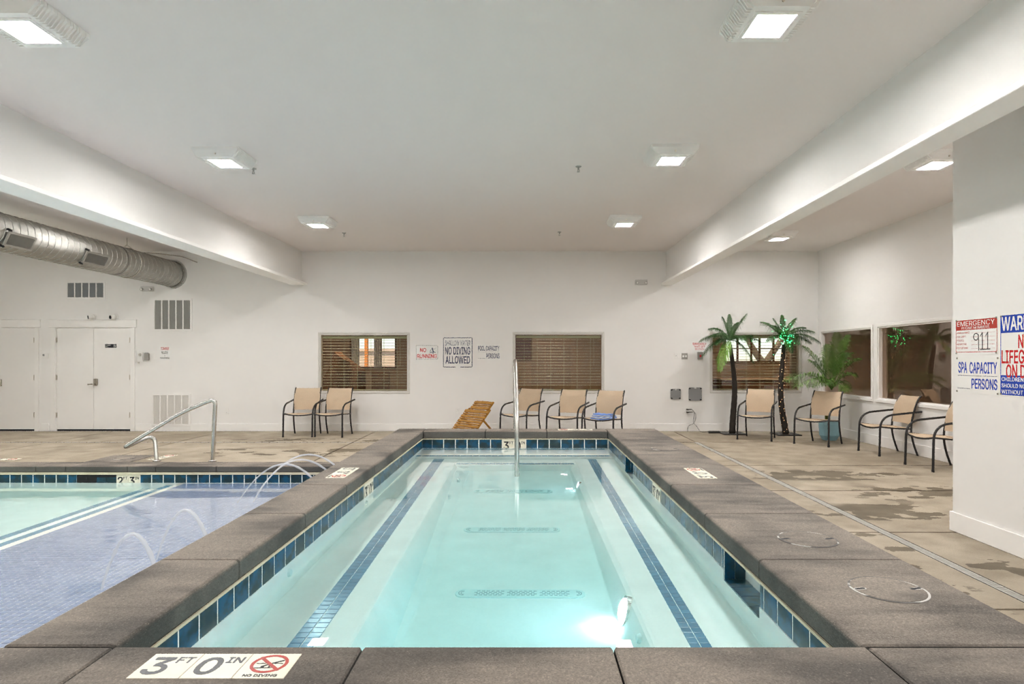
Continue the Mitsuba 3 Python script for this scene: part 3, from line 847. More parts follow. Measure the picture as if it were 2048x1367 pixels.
def lid(parent, x, y, z, r, name='skimmer_lid'):
    k = part(parent, name, cat(disc([x, y, z - 0.003], [0, 0, 1], r - 0.007, 0.0065, 40)), 'm_lid', label='round access lid')
    a = [r * np.cos(t_) for t_ in np.linspace(0, 2 * np.pi, 49)]
    rp = Point(x, y).buffer(r + 0.002, quad_segs=12).difference(Point(x, y).buffer(r - 0.007, quad_segs=12))
    part(k, 'rim', frame(extrude(rp, 0.0045), [0, 0, z - 0.002], [1, 0, 0], [0, 1, 0]), 'm_lid_ring')
    for s in (-1, 1):
        sl = LineString([(x + s * (r - 0.045), y - s * 0.004), (x + s * (r - 0.016), y + s * 0.004)]).buffer(0.008)
        part(k, 'slot', frame(extrude(sl, 0.0006), [0, 0, z + 0.0035], [1, 0, 0], [0, 1, 0]), 'm_ink')
        rs = sl.buffer(0.004).difference(sl)
        part(k, 'slot_edge', frame(extrude(rs, 0.0008), [0, 0, z + 0.0035], [1, 0, 0], [0, 1, 0]), 'm_lid_ring')


for x, y in LIDS:
    lid(spa, x, y, CT, 0.143)
marker(spa, [-1.1525, 1.796, CT - 0.0005], [1, 0, 0], [0, 1, 0], [('3', 'FT'), ('0', 'IN')], third=True)
marker(spa, [1.505, 4.845, CT - 0.0005], [0, 1, 0], [-1, 0, 0], [('3', 'FT'), ('0', 'IN')], third=True)
marker(spa, [-1.56, 5.32, CT - 0.0005], [0, -1, 0], [1, 0, 0], [('3', 'FT'), ('0', 'IN')], third=True)
marker(spa, [0.90, 8.33, CT - 0.0005], [-1, 0, 0], [0, -1, 0], [('3', 'FT'), ('0', 'IN')], third=True)
# main drains on the floor
for x0, x1, y, sk in ((-0.433, 0.378, 3.88, -0.012), (-0.498, 0.292, 5.10, 0.0), (-0.510, 0.283, 6.29, 0.0)):
    L = x1 - x0
    cap = LineString([(-L / 2 + 0.055, 0), (L / 2 - 0.055, 0)])
    o = [(x0 + x1) / 2, y, floor_z(y)]
    ex = np.array([1, sk, 0]) / np.hypot(1, sk)
    ey = np.array([-ex[1], ex[0], 0.054])
    ey /= np.linalg.norm(ey)
    k = part(spa, 'floor_drain', frame(extrude(cap.buffer(0.055), 0.008), o, ex, ey), 'm_drain_white', label='long rounded drain cover on the floor')
    sl = []
    for q in range(3):
        c0 = -L / 2 + 0.10 + q * (L - 0.2) / 3
        for i in range(6):
            for r_ in range(4):
                u = c0 + 0.02 + i * 0.030 + (0.015 if r_ % 2 else 0)
                sl.append(sbox(u, -0.034 + r_ * 0.019, u + 0.021, -0.034 + r_ * 0.019 + 0.010))
    for s in (-1, 1):
        for rr in (0.018, 0.032):
            arc = Point(0, 0).buffer(rr + 0.003).difference(Point(0, 0).buffer(rr - 0.003))
            arc = arc.intersection(sbox(0, -0.1, 0.1, 0.1) if s > 0 else sbox(-0.1, -0.1, 0, 0.1))
            sl.append(affinity.translate(arc, s * (L / 2 - 0.055), 0))
    part(k, 'slots', frame(extrude(union_all(sl), 0.001), [o[0], o[1], o[2] + 0.008], ex, ey), 'm_drain_slot', kind='stuff')
    for u in (-L / 2 + 0.09, -L / 6, L / 6, L / 2 - 0.09):
        for v in (-0.044, 0.044):
            pass
# underwater lamps in the right-hand wall of the trough
for y, rl, dl in ((3.43, 0.080, 0.258), (6.33, 0.042, 0.152)):
    n_ = np.array([-0.975, 0, 0.22])
    n_ /= np.linalg.norm(n_)
    c = np.array([0.556, y, S['water'] - dl])
    k = part(spa, 'underwater_lamp', sweep([c - n_ * 0.06, c + n_ * 0.012], [rl, rl], 32), 'm_steel', smooth=40, label='round lit lamp in the trough wall')
    dome = trimesh.creation.icosphere(subdivisions=3, radius=1.0).slice_plane([0, 0, 0], [0, 0, 1])
    dome.apply_scale([rl * 0.86, rl * 0.86, rl * 0.38])
    up = np.cross(n_, [0, 1, 0])
    part(k, 'lens', frame(dome, c + n_ * 0.008, [0, 1, 0], np.cross(n_, [0, 1, 0])), 'm_white_plastic', smooth=True, emitter={'type': 'area', 'radiance': rgb(POOL_LAMP * 0.95, POOL_LAMP * 1.0, POOL_LAMP * 1.15)})
# wall fittings (jets) under water
for x, y, fl in ((1.088, 2.55, -1), (-1.323, 3.5, 1), (-1.323, 5.2, 1), (-0.70, 6.6, 1), (-0.70, 5.8, 1), (0.56, 3.05, -1)):
    z = S['water'] - (0.07 if abs(x) > 1 else (0.15 if y > 5 else 0.24))
    part(spa, 'jet_fitting', sweep([(x - fl * 0.01, y, z), (x + fl * 0.012, y, z)], [0.026, 0.018], 20), 'm_drain_white', smooth=40)


def water_mesh(x0, x1, y0, y1, z, step, amp, seed, waves):
    nx, ny = int((x1 - x0) / step) + 1, int((y1 - y0) / step) + 1
    X, Y = np.meshgrid(np.linspace(x0, x1, nx), np.linspace(y0, y1, ny), indexing='ij')
    Z = np.full(X.shape, z)
    rng = np.random.RandomState(seed)
    for lam, share in waves:
        for _ in range(6):
            a = rng.rand() * 2 * np.pi
            kk = 2 * np.pi / (lam * (0.7 + 0.6 * rng.rand()))
            Z = Z + amp * share * lam * np.sin(kk * (X * np.cos(a) + Y * np.sin(a)) + rng.rand() * 7) / 6
    v = np.c_[X.ravel(), Y.ravel(), Z.ravel()]
    i, j = np.meshgrid(np.arange(nx - 1), np.arange(ny - 1), indexing='ij')
    q = (i * ny + j).ravel()
    f = np.vstack([np.c_[q, q + ny, q + ny + 1], np.c_[q, q + ny + 1, q + 1]])
    return trimesh.Trimesh(v, f, process=False)


k = thing('spa_water', 'still clear water filling the raised spa', 'water')
wm = water_mesh(-1.331, 1.096, 2.0, 8.096, S['water'], 0.03, 0.00009, 3, [(0.5, 1), (0.16, 0.7)])
part(k, 'surface', wm, 'm_water', smooth=True, interior=SPA_TINT)
part(k, 'skimmer_water', cat([box(1.096, 1.207, a + 0.008, b_ - 0.008, S['water'] - 1e-3, S['water']).slice_plane([0, 0, S['water'] - 5e-4], [0, 0, 1]) for a, b_ in SKIM]), 'm_water', interior=SPA_TINT)


# ------------------------------------------------------------------ grab rails
def flange(parent, x, y, z):
    return part(parent, 'base_plate', cat(lathe([(0.0, 0.0), (0.052, 0.0), (0.052, 0.006), (0.045, 0.013), (0.026, 0.018), (0.026, 0.03), (0, 0.03)], 28)).apply_translation([x, y, z]), 'm_steel', smooth=40)


k = thing('grab_rail', 'chrome grab rail rising from the far end of the spa into the water', 'grab rail')
path = fillet([(-0.125, 8.20, CT), (-0.12, 8.22, 1.385), (-0.115, 7.55, 1.395), (-0.085, 6.98, 0.75), (-0.085, 6.93, -0.1)], [0.16, 0.22, 0.2], 8)
part(k, 'tube', sweep(path, 0.0255, 16), 'm_steel', smooth=True)
flange(k, -0.125, 8.20, CT)
k = thing('grab_rail', 'chrome stair rail beside the tiled pool left of the spa', 'grab rail')
Yr = 8.62
pts = [W(425, 920, Yr), W(431, 797, Yr), W(407, 806, Yr), W(360, 826, Yr), W(247, 896, Yr - 0.1), W(309, 868, Yr + 0.1), W(313.5, 920, Yr)]
pts[0][2] = pts[-1][2] = 0.006
pts[4][1] -= 0.03
path = fillet(pts, [0.13, 0.02, 0.25, 0.10, 0.13], 8)
part(k, 'tube', sweep(path, 0.0265, 16), 'm_steel', smooth=True)
flange(k, pts[0][0], Yr, 0.006)
flange(k, pts[-1][0], Yr, 0.006)

# ------------------------------------------------------------------ the large pool on the left
pool = thing('swimming_pool', 'large pool left of the spa with a shallow blue mosaic shelf', 'pool')
PW = POOL['water']
SH = PW - 0.025
secp = Polygon([(POOL['x0'] - 0.3, -1.1), (-1.66, -1.1), (-1.66, SH), (-4.55, SH), (-4.553, PW - 0.048), (-4.715, PW - 0.048), (-4.717, PW - 0.089), (-5.02, PW - 0.089), (-5.09, PW - 0.20), (POOL['x0'], PW - 0.26), (POOL['x0'], -0.02), (POOL['x0'] - 0.3, -0.02)])
part(pool, 'basin', xz_extrude(secp, POOL['y0'], POOL['y1'] + 0.005), 'm_pool_plaster', label='pale aqua plaster basin with steps')
wallm = cat(box(POOL['x0'] - 0.3, -1.66, 8.205, 8.5, -1.1, -0.2175), box(POOL['x0'] - 0.3, -1.66, 8.2085, 8.5, -0.2175, -0.075))
part(pool, 'end_wall', wallm, 'm_pool_plaster')
part(pool, 'end_wall', box(POOL['x0'] - 0.3, -1.66, POOL['y0'] - 0.2, POOL['y0'], -1.1, -0.02), 'm_pool_plaster')
part(pool, 'spa_side_wall', box(-1.67, -1.655, POOL['y0'], 8.2, -1.0, EDGE), 'm_grout')
part(pool, 'grout_line', box(POOL['x0'], -1.66, 8.19, 8.215, -0.106, -0.075), 'm_grout')
TP = 0.157
TZp = -0.2145
sk0, sk1 = W(153.5, 0, 8.2)[0], W(232, 0, 8.2)[0]
mk0 = W(232, 0, 8.2)[0]
mk1 = mk0 + 2 * P6 + 0.01
u = mk1 + 0.004
while u < -1.70:
    wall_tile(pool, min(P6 - G, -1.67 - u), 'x', 8.208, u, h=0.105, z=TZp)
    u += P6
u = sk0 - 0.118
wall_tile(pool, 0.112, 'x', 8.208, u, h=0.105, z=TZp)
u -= P6
while u > POOL['x0'] - 0.05:
    wall_tile(pool, P6 - G, 'x', 8.208, u, h=0.105, z=TZp)
    u -= P6
marker(pool, [mk0 + 0.003, 8.2055, TZp - 0.0475], [1, 0, 0], [0, 0, 1], [('2', 'FT'), ('3', 'IN')], size=0.155, low=0.045)
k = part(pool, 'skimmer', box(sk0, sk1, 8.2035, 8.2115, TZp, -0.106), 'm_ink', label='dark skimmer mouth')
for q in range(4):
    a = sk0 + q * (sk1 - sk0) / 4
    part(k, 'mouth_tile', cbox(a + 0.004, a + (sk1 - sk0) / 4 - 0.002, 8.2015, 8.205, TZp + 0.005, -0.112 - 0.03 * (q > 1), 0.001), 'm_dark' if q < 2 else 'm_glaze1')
# the shelf's mosaic: the nearest 300 tiles one by one, the rest in one
shelf_tiles = []
MP = 0.0525
for i in range(int((4.47 - 1.68) / MP)):
    for j in range(int((8.19 - 2.6) / MP)):
        shelf_tiles.append((-1.69 - (i + 1) * MP, 8.19 - (j + 1) * MP))
vis = [s for s in shelf_tiles if s[1] > 3.3]
vis.sort(key=lambda s: math.hypot(s[0], s[1]) if (s[0] * F / s[1] + CX) > -20 and s[0] < -2.95 else 99)
near300 = set(vis[:300])
part(pool, 'shelf_bed', box(-4.47, -1.655, 2.5, 8.2, SH - 0.01, SH + 0.0012), 'm_shelf_grout')
for s in vis[:300]:
    m_ = random.choice(['m_shelf0', 'm_shelf1', 'm_shelf2'])
    kk = ('shelf', m_)
    if kk not in protos:
        protos[kk] = mikit.ply(cbox(0, MP - 0.0075, 0, MP - 0.0075, -0.001, 0.003, 0.001), m_)
    part(pool, 'shelf_tile', protos[kk], None, to_world=T().translate([s[0], s[1], SH + 0.0012]))
rest = [[], [], []]
for s in shelf_tiles:
    if s not in near300:
        rest[random.randrange(3)].append(s)
for q in range(3):
    n_ = len(rest[q])
    b0 = np.array([[0, 0, 0.003], [MP - 0.0075, 0, 0.003], [MP - 0.0075, MP - 0.0075, 0.003], [0, MP - 0.0075, 0.003]])
    base = np.array([[x, y, SH + 0.0012] for x, y in rest[q]])
    top = (base[:, None] + b0[None]).reshape(-1, 3)
    low = top - [0, 0, 0.003]
    v = np.vstack([top, low])
    N4 = n_ * 4
    i = np.arange(n_)[:, None] * 4
    fs = [i + [0, 1, 2], i + [0, 2, 3]]
    for e in range(4):
        e2 = (e + 1) % 4
        fs += [np.hstack([N4 + i + e, N4 + i + e2, i + e2]), np.hstack([N4 + i + e, i + e2, i + e])]
    scene[numbered(pool + '__far_shelf_tiles')] = mikit.ply(trimesh.Trimesh(v, np.vstack(fs), process=False), 'm_shelf%d' % q)
for k_ in [k_ for k_ in scene if k_.startswith(pool + '__far_shelf_tiles')]:
    labels[k_] = {'kind': 'stuff'}
part(pool, 'edge_stripe', cbox(-4.556, -4.474, 2.5, 8.2, SH - 0.02, SH + 0.004, 0.003), 'm_white_tile', label='white tile edge of the shelf')
st = [(-4.710, -4.610, PW - 0.048), (-5.015, -4.910, PW - 0.089)]
rows = [(x0 + q * 0.048, x0 + q * 0.048 + 0.0455, y, y + 0.0485, z) for x0, x1, z in st for q in (0, 1) for y in np.arange(4.2, 8.14, 0.0525)]
rows.sort(key=lambda r_: r_[2])
for r_ in rows[:296]:
    tile_at(pool, 'stripe_tile', *r_, SM)
if rows[296:]:
    part(pool, 'far_stripe_tiles', cat([box(a, b_, c, d, z - 0.002, z + 0.0035) for a, b_, c, d, z in rows[296:]]), 'm_stripe0', kind='stuff')
cj = [-9.5, -8.82, -8.02, -7.23, -6.435, -6.04, -5.23, -4.854, -4.057, -3.26, -2.46, -1.695]
for a, b_ in zip(cj[:-1], cj[1:]):
    part(pool, 'coping_stone', stone('x', a, b_, 8.19, 8.555, -0.075, 0.006, 0.014), 'm_coping', smooth=25)
part(pool, 'coping_stone', stone('x', -6.05, -5.42, 8.56, 9.17, -0.075, 0.006, 0.008), 'm_coping', smooth=25)
part(pool, 'mortar', box(-9.5, -1.7, 8.21, 8.54, -0.073, -0.012), 'm_dark')
lid(pool, -5.70, 8.86, 0.006, 0.145)
marker(pool, [-5.17, 8.74, -0.0005], [0.13, 0.99, 0], [-0.99, 0.13, 0], [('2', 'FT'), ('3', 'IN')], third=True)
marker(pool, [-7.62, 8.72, -0.0005], [1, 0, 0], [0, 1, 0], [('2', 'FT'), ('3', 'IN')], third=True)
k = thing('pool_water', 'rippled clear water in the large pool left of the spa', 'water')
part(k, 'surface', water_mesh(POOL['x0'], -1.657, POOL['y0'], 8.21, PW, 0.035, 0.0018, 5, [(0.9, 0.7), (0.30, 1.0), (0.14, 0.9)]), 'm_water', smooth=True, interior=POOL_TINT)

# water arcs over the shelf
arcs = [((-2.95, 4.34, PW), (-2.72, 4.32, 0.195), (-2.50, 4.30, PW)), ((-2.95, 4.99, PW), (-2.71, 4.98, 0.20), (-2.48, 4.97, PW)),
        ((-3.22, 6.98, PW), (-2.72, 7.05, 0.225), (-2.24, 7.1, PW)), ((-3.06, 7.02, PW), (-2.71, 7.45, 0.21), (-2.25, 7.75, PW)), ((-3.22, 7.5, PW), (-2.71, 7.76, 0.225), (-2.2, 7.95, PW))]
names = ['nearest water arc springing over the blue mosaic shelf', 'second nearest water arc over the blue mosaic shelf, beside the coping', 'front arc of the three water jets by the far wall of the pool', 'middle arc of the three water jets by the far wall of the pool', 'rearmost arc of the three water jets by the far wall of the pool']
for i, (a, t_, c) in enumerate(arcs):
    a, t_, c = map(np.array, (a, t_, c))
    ctrl = 2 * t_ - 0.5 * (a + c)
    u = np.linspace(0, 1, 40)[:, None]
    path = (1 - u) ** 2 * a + 2 * u * (1 - u) * ctrl + u ** 2 * c
    rng = np.random.RandomState(i)
    rad = np.linspace(0.008, 0.018, 40) * (1 + 0.12 * np.sin(np.arange(40) * 1.7 + i)) * (0.85 if i > 1 else 1)
    k = thing('water_jet', names[i], 'water jet')
    part(k, 'stream', sweep(path, rad, 10), 'm_jet', smooth=True)
    part(k, 'core', sweep(path[14:], rad[14:] * 0.35, 6), 'm_jet', smooth=True)


# ------------------------------------------------------------------ ceiling lamps
def ceiling_lamp(x, y, label, group=None):
    k = thing('ceiling_lamp', label, 'ceiling lamp')
    z = CEIL
    h = 0.095
    a, b_ = 0.235, 0.165
    # body: a frustum whose front and back faces are smooth and whose sides carry cooling fins
    pts = [(x + sx * (a if zz else b_), y + sy * (0.225 if zz else 0.205), z - (0 if zz else h)) for sx in (-1, 1) for sy in (-1, 1) for zz in (0, 1)] + [(x + sx * a, y + sy * 0.225, z - 0.03) for sx in (-1, 1) for sy in (-1, 1)]
    part(k, 'housing', trimesh.convex.convex_hull(np.array(pts)), 'm_paint')
    fins = []
    for s in (-1, 1):
        for q in range(15):
            yy = y - 0.19 + q * 0.38 / 14
            fp = Polygon([(x + s * (a + 0.004), z - 0.002), (x + s * (a + 0.004), z - 0.036), (x + s * (b_ + 0.03), z - h - 0.004), (x + s * (b_ - 0.002), z - h - 0.002), (x + s * (b_ - 0.002), z - 0.002)])
            fins.append(xz_extrude(fp, yy - 0.004, yy + 0.004))
    part(k, 'cooling_fins', cat(fins), 'm_paint', kind='stuff')
    part(k, 'bezel', cat([box(x - 0.14, x + 0.14, y + sy * 0.143 - 0.012, y + sy * 0.143 + 0.012, z - h - 0.006, z - h + 0.002) for sy in (-1, 1)] + [box(x + sx * 0.128 - 0.012, x + sx * 0.128 + 0.012, y - 0.131, y + 0.131, z - h - 0.006, z - h + 0.002) for sx in (-1, 1)]), 'm_white_plastic')
    zl = z - h - 0.009
    v = np.array([[x - 0.117, y - 0.132, zl], [x + 0.117, y - 0.132, zl], [x + 0.117, y + 0.132, zl], [x - 0.117, y + 0.132, zl]])
    part(k, 'lens', cat(trimesh.Trimesh(v, [[0, 2, 1], [0, 3, 2]], process=False)), 'm_white_plastic', emitter={'type': 'area', 'radiance': rgb(LAMP, LAMP * 0.963, LAMP * 0.935)})
    part(k, 'lens_rim', cat(box(x - 0.120, x - 0.117, y - 0.135, y + 0.135, zl, z - h), box(x + 0.117, x + 0.120, y - 0.135, y + 0.135, zl, z - h), box(x - 0.12, x + 0.12, y - 0.135, y - 0.132, zl, z - h), box(x - 0.12, x + 0.12, y + 0.132, y + 0.135, zl, z - h)), 'm_white_plastic')
    for sx in (0,):
        part(k, 'screw', disc([x + 0.0, y - 0.212, z - 0.066], [0, -0.95, -0.3], 0.009, 0.006, 12), 'm_hinge')
    return k


for x, y, lb in [(-3.11, 3.89, 'nearest ceiling lamp of the left row, at the upper left'), (-3.12, 6.49, 'middle ceiling lamp of the left row beside the left beam'), (-3.15, 9.5, 'farthest ceiling lamp of the left row near the back wall'),
                 (1.50, 3.82, 'nearest ceiling lamp of the right row, cut by the top edge'), (1.503, 6.41, 'middle ceiling lamp of the right row beside the right beam'), (1.507, 9.43, 'farthest ceiling lamp of the right row near the back wall'),
                 (4.33, 6.56, 'ceiling lamp half hidden by the white pier'), (4.31, 10.55, 'ceiling lamp in the side bay above the palms'),
                 (-3.11, 1.2, 'ceiling lamp of the left row behind the viewpoint'), (1.50, 1.2, 'ceiling lamp of the right row behind the viewpoint'), (-3.11, -1.6, 'last ceiling lamp of the left row behind the viewpoint'), (1.5, -1.6, 'last ceiling lamp of the right row behind the viewpoint'),
                 (-5.75, 9.35, 'rear ceiling lamp of the left bay above the duct'), (-5.75, 6.4, 'middle ceiling lamp of the left bay hidden by the beam'), (-5.75, 3.6, 'front ceiling lamp of the left bay outside the frame'), (-8.6, 9.7, 'rear ceiling lamp of the far left bay outside the frame'), (-9.0, 6.6, 'front ceiling lamp of the far left bay outside the frame')]:
    ceiling_lamp(x, y, lb)
for (px, py), lb in zip([(507, 342), (1157, 338), (688, 469), (1119, 467)], ['sprinkler head beside the middle lamp of the left row', 'sprinkler head left of the middle lamp of the right row', 'sprinkler head by the farthest lamp of the left row', 'sprinkler head by the farthest lamp of the right row']):
    d = F * (CEIL - EYE - 0.03) / (CY - py)
    x = (px - CX) * d / F
    k = thing('sprinkler_head', lb, 'sprinkler')
    part(k, 'escutcheon', disc([x, d, CEIL - 0.006], [0, 0, 1], 0.033, 0.006, 20), 'm_louver')
    part(k, 'stem', cat(disc([x, d, CEIL - 0.036], [0, 0, 1], 0.010, 0.04, 10), box(x - 0.012, x - 0.007, d - 0.003, d + 0.003, CEIL - 0.060, CEIL - 0.04), box(x + 0.007, x + 0.012, d - 0.003, d + 0.003, CEIL - 0.060, CEIL - 0.04)), 'm_louver')
    part(k, 'deflector', disc([x, d, CEIL - 0.062], [0, 0, 1], 0.017, 0.003, 16), 'm_louver')

# ------------------------------------------------------------------ the air duct
k = thing('air_duct', 'round galvanised spiral air duct hanging in the left bay', 'duct')
DX, DZ, DR = -6.96, 3.10, 0.252
part(k, 'pipe', sweep([(DX, y, DZ) for y in np.linspace(4.5, BW, 40)], DR, 64, caps=False), 'm_galvanised', smooth=40)
th = np.linspace(0, 2 * np.pi * 62, 62 * 40)
hel = np.c_[DX + (DR + 0.001) * np.cos(th), 4.6 + th / (2 * np.pi) * 0.123, DZ + (DR + 0.001) * np.sin(th)]
part(k, 'spiral_seam', sweep(hel, 0.0045, 5), 'm_galvanised_seam', smooth=True)
part(k, 'flange', cat(frame(extrude(Point(0, 0).buffer(0.29, quad_segs=20).difference(Point(0, 0).buffer(0.245, quad_segs=20)), 0.012), [DX, BW, DZ], [1, 0, 0], [0, 0, 1]), sweep([(DX, BW - 0.07, DZ), (DX, BW, DZ)], 0.262, 48, caps=False)), 'm_galvanised_seam')
hy = 10.9
ang = np.linspace(0, 2 * np.pi, 60)
part(k, 'hanger_strap', cat(sweep(np.c_[DX + (DR + 0.004) * np.cos(ang), np.full(60, hy), DZ + (DR + 0.004) * np.sin(ang)], 0.010, 6), sweep([(DX, hy, DZ + 0.32), (DX, hy, CEIL)], 0.006, 8), sweep([(DX - 0.16, hy, DZ + 0.19), (DX, hy, DZ + 0.32), (DX + 0.16, hy, DZ + 0.19)], 0.006, 6)), 'm_hinge', label='dark strap and rod to the ceiling')
part(k, 'joint_band', sweep([(DX, hy - 0.35, DZ), (DX, hy - 0.30, DZ)], DR + 0.006, 48, caps=False), 'm_galvanised_seam', smooth=40)
for y0, y1 in ((8.06, 8.52), (9.50, 10.02)):
    a0 = math.radians(-26)
    n_ = np.array([math.cos(a0), 0, math.sin(a0)])
    t_ = np.array([-math.sin(a0), 0, math.cos(a0)])
    c = np.array([DX, (y0 + y1) / 2, DZ]) + n_ * (DR + 0.01)
    w_, h_ = (y1 - y0), 0.20
    g = part(k, 'supply_grille', frame(extrude(ring(w_, h_, 0.025), 0.018), c, [0, 1, 0], t_), 'm_galvanised_seam', label='dark slotted supply grille on the duct')
    part(g, 'throat', frame(extrude(sbox(-w_ / 2 + 0.02, -h_ / 2 + 0.02, w_ / 2 - 0.02, h_ / 2 - 0.02), 0.003), c - n_ * 0.006, [0, 1, 0], t_), 'm_dark')
    part(g, 'blades', frame(cat([box(u - 0.0035, u + 0.0035, -h_ / 2 + 0.02, h_ / 2 - 0.02, 0, 0.014) for u in np.arange(-w_ / 2 + 0.035, w_ / 2 - 0.02, 0.019)]), c, [0, 1, 0], t_), 'm_galvanised_seam', kind='stuff')
    for s in (-1, 1):
        part(g, 'bolt', disc(c + np.array([0, -w_ / 2 + 0.01, 0]) + t_ * s * (h_ / 2 + 0.015) - n_ * 0.03, n_, 0.015, 0.055, 10), 'm_dark')
solo('conduit', sweep(fillet([(DX + 0.02, 11.35, DZ + 0.262), (DX + 0.2, 11.5, 3.37), (DX + 0.42, 11.9, 3.38), (DX + 0.5, 12.28, 3.33)], 0.1), 0.008, 8), 'm_hinge', 'thin grey conduit above the duct near the wall', 'conduit', smooth=True)


# ------------------------------------------------------------------ fittings on the far wall
def vent(x0, x1, y0, y1, label, lm, frame_w=0.035):
    k = thing('wall_vent', label, 'vent')
    X0, Z1 = B(x0, y0)
    X1, Z0 = B(x1, y1)
    w_, h_ = X1 - X0, Z1 - Z0
    c = [(X0 + X1) / 2, BW, (Z0 + Z1) / 2]
    part(k, 'frame', frame(extrude(ring(w_, h_, frame_w), 0.014), c, [1, 0, 0], [0, 0, 1]), 'm_vent_white')
    part(k, 'back', box(X0 + 0.02, X1 - 0.02, BW - 0.003, BW - 0.0005, Z0 + 0.02, Z1 - 0.02), lm)
    iw = (w_ - 2 * frame_w) / 5
    for q in range(1, 5):
        xx = X0 + frame_w + q * iw
        part(k, 'mullion', box(xx - 0.011, xx + 0.011, BW - 0.014, BW - 0.003, Z0 + frame_w, Z1 - frame_w), 'm_vent_white')
    one = cbox(0, iw - 0.022, -0.001, 0.001, 0, 0.021, 0.0004)
    one.apply_transform(trimesh.transformations.rotation_matrix(math.radians(38), [1, 0, 0]))
    for q in range(5):
        xx = X0 + frame_w + q * iw + 0.011
        bl = []
        for zz in np.arange(Z0 + frame_w + 0.002, Z1 - frame_w - 0.012, 0.019):
            m_ = one.copy()
            m_.apply_translation([xx, BW - 0.005, zz])
            bl.append(m_)
        part(k, 'louver_panel', cat(bl), lm, kind='stuff')


vent(132.5, 211, 562.5, 598, 'wide blue-grey louvered vent above the double door', 'm_louver_blue')
vent(306.5, 384.5, 597, 661.5, 'square grey louvered vent on the wall right of the double door', 'm_louver')
vent(303, 382, 786.5, 851, 'square white louvered vent low on the wall behind the stair rail', 'm_louver_white')


def plate(px, py, w_, h_, t_=0.008, m='m_white_plastic', r=0.006):
    x, z = B(px, py)
    return x, z, frame(extrude(sbox(-w_ / 2, -h_ / 2, w_ / 2, h_ / 2).buffer(-r).buffer(r), t_), [x, BW, z], [1, 0, 0], [0, 0, 1])


for px, py, lb in ((453.5, 821.5, 'white wall outlet right of the low vent'), (915, 822, 'white wall outlet left of the wooden lounger'), (1369, 821, 'white wall outlet with two plugs under the grey plates')):
    k = thing('wall_outlet', lb, 'outlet')
    x, z, m_ = plate(px, py, 0.075, 0.118)
    part(k, 'cover', m_, 'm_white_plastic')
    for s in (-1, 1):
        part(k, 'socket', frame(extrude(sbox(-0.016, -0.013, 0.016, 0.013).buffer(0.004), 0.003), [x, BW - 0.008, z + s * 0.026], [1, 0, 0], [0, 0, 1]), 'm_paint')
        part(k, 'slot', cat([box(x + q * 0.006 - 0.0012, x + q * 0.006 + 0.0012, BW - 0.0118, BW - 0.0108, z + s * 0.026 - 0.004, z + s * 0.026 + 0.005) for q in (-1, 1)]), 'm_dark')
ox, oz = B(1372, 821)
for s, dz in ((0, 0.03), (1, -0.026)):
    k = thing('power_cord', ['thin dark cord from the upper plug of the outlet to the palms', 'thin dark cord from the lower plug of the outlet to the palms'][s], 'cord')
    part(k, 'plug', cat(cbox(ox + 0.0, ox + 0.02, BW - 0.075, BW - 0.012, oz + dz - 0.012, oz + dz + 0.012, 0.004), sweep([(ox + 0.01, BW - 0.05, oz + dz), (ox + 0.10, BW - 0.06, oz + dz + 0.004)], [0.013, 0.006], 8)), 'm_cord')
    end = (3.90, 11.88, 0.006) if s else (4.8, 11.9, 0.008)
    pts = [(ox + 0.09, BW - 0.06, oz + dz), (ox + 0.14, BW - 0.07, oz - 0.02), (ox + 0.14 - 0.03 * s, BW - 0.09, oz - 0.25), (ox + (0.03 if s else 0.17), BW - 0.11, 0.12), (ox + (0.0 if s else 0.25), BW - 0.14, 0.007), (ox + 0.3, BW - 0.20, 0.006), (ox + 0.55, BW - 0.30 - 0.05 * s, 0.006), end]
    part(k, 'cable', sweep(spline(pts, 60), 0.0042, 6), 'm_cord', smooth=True)
solo('cord_adapter', cbox(3.53, 3.75, 11.92, 11.97, 0.001, 0.045, 0.01), 'm_cord', 'small black adapter lying on the floor by the left palm', 'adapter')

k = thing('thermostat', 'small white thermostat between the two white doors', 'thermostat')
x, z, m_ = plate(91.5, 711, 0.115, 0.10, 0.022)
part(k, 'case', m_, 'm_white_plastic')
part(k, 'display', box(x - 0.045, x - 0.008, BW - 0.0235, BW - 0.0215, z - 0.006, z + 0.032), 'm_grey_plastic')
k = thing('covered_timer_switch', 'timer switch under a clear plastic cover right of the double door', 'switch')
x, z, m_ = plate(281, 712, 0.10, 0.19, 0.010)
part(k, 'plate', m_, 'm_white_plastic')
cv = box(x - 0.072, x + 0.072, BW - 0.07, BW - 0.002, z - 0.115, z + 0.115)
part(k, 'clear_cover', cat(cbox(x - 0.073, x + 0.073, BW - 0.068, BW - 0.0635, z - 0.115, z + 0.115, 0.001), cbox(x - 0.073, x - 0.069, BW - 0.0635, BW - 0.001, z - 0.115, z + 0.115, 0.001), cbox(x + 0.069, x + 0.073, BW - 0.0635, BW - 0.001, z - 0.115, z + 0.115, 0.001)), 'm_clear')
part(k, 'dial', disc([x + 0.0, BW - 0.010, z + 0.03], [0, -1, 0], 0.026, 0.018, 20), 'm_hinge')
part(k, 'latch', sweep(spline([(x - 0.02, BW - 0.05, z - 0.11), (x - 0.008, BW - 0.05, z - 0.145), (x + 0.008, BW - 0.05, z - 0.11)], 10), 0.005, 6), 'm_hinge')
k = thing('grey_switch_box', 'small grey switch box between the clear cover and a white switch', 'switch')
x, z, m_ = plate(295, 713, 0.085, 0.14, 0.045, r=0.012)
part(k, 'box', m_, 'm_box_grey')
for s in (-1, 1):
    part(k, 'button', disc([x + s * 0.02, BW - 0.022, z + 0.068], [0, 0, 1], 0.011, 0.014, 12), 'm_grey_plastic')
k = thing('wall_switch', 'white light switch left of the timer notice', 'switch')
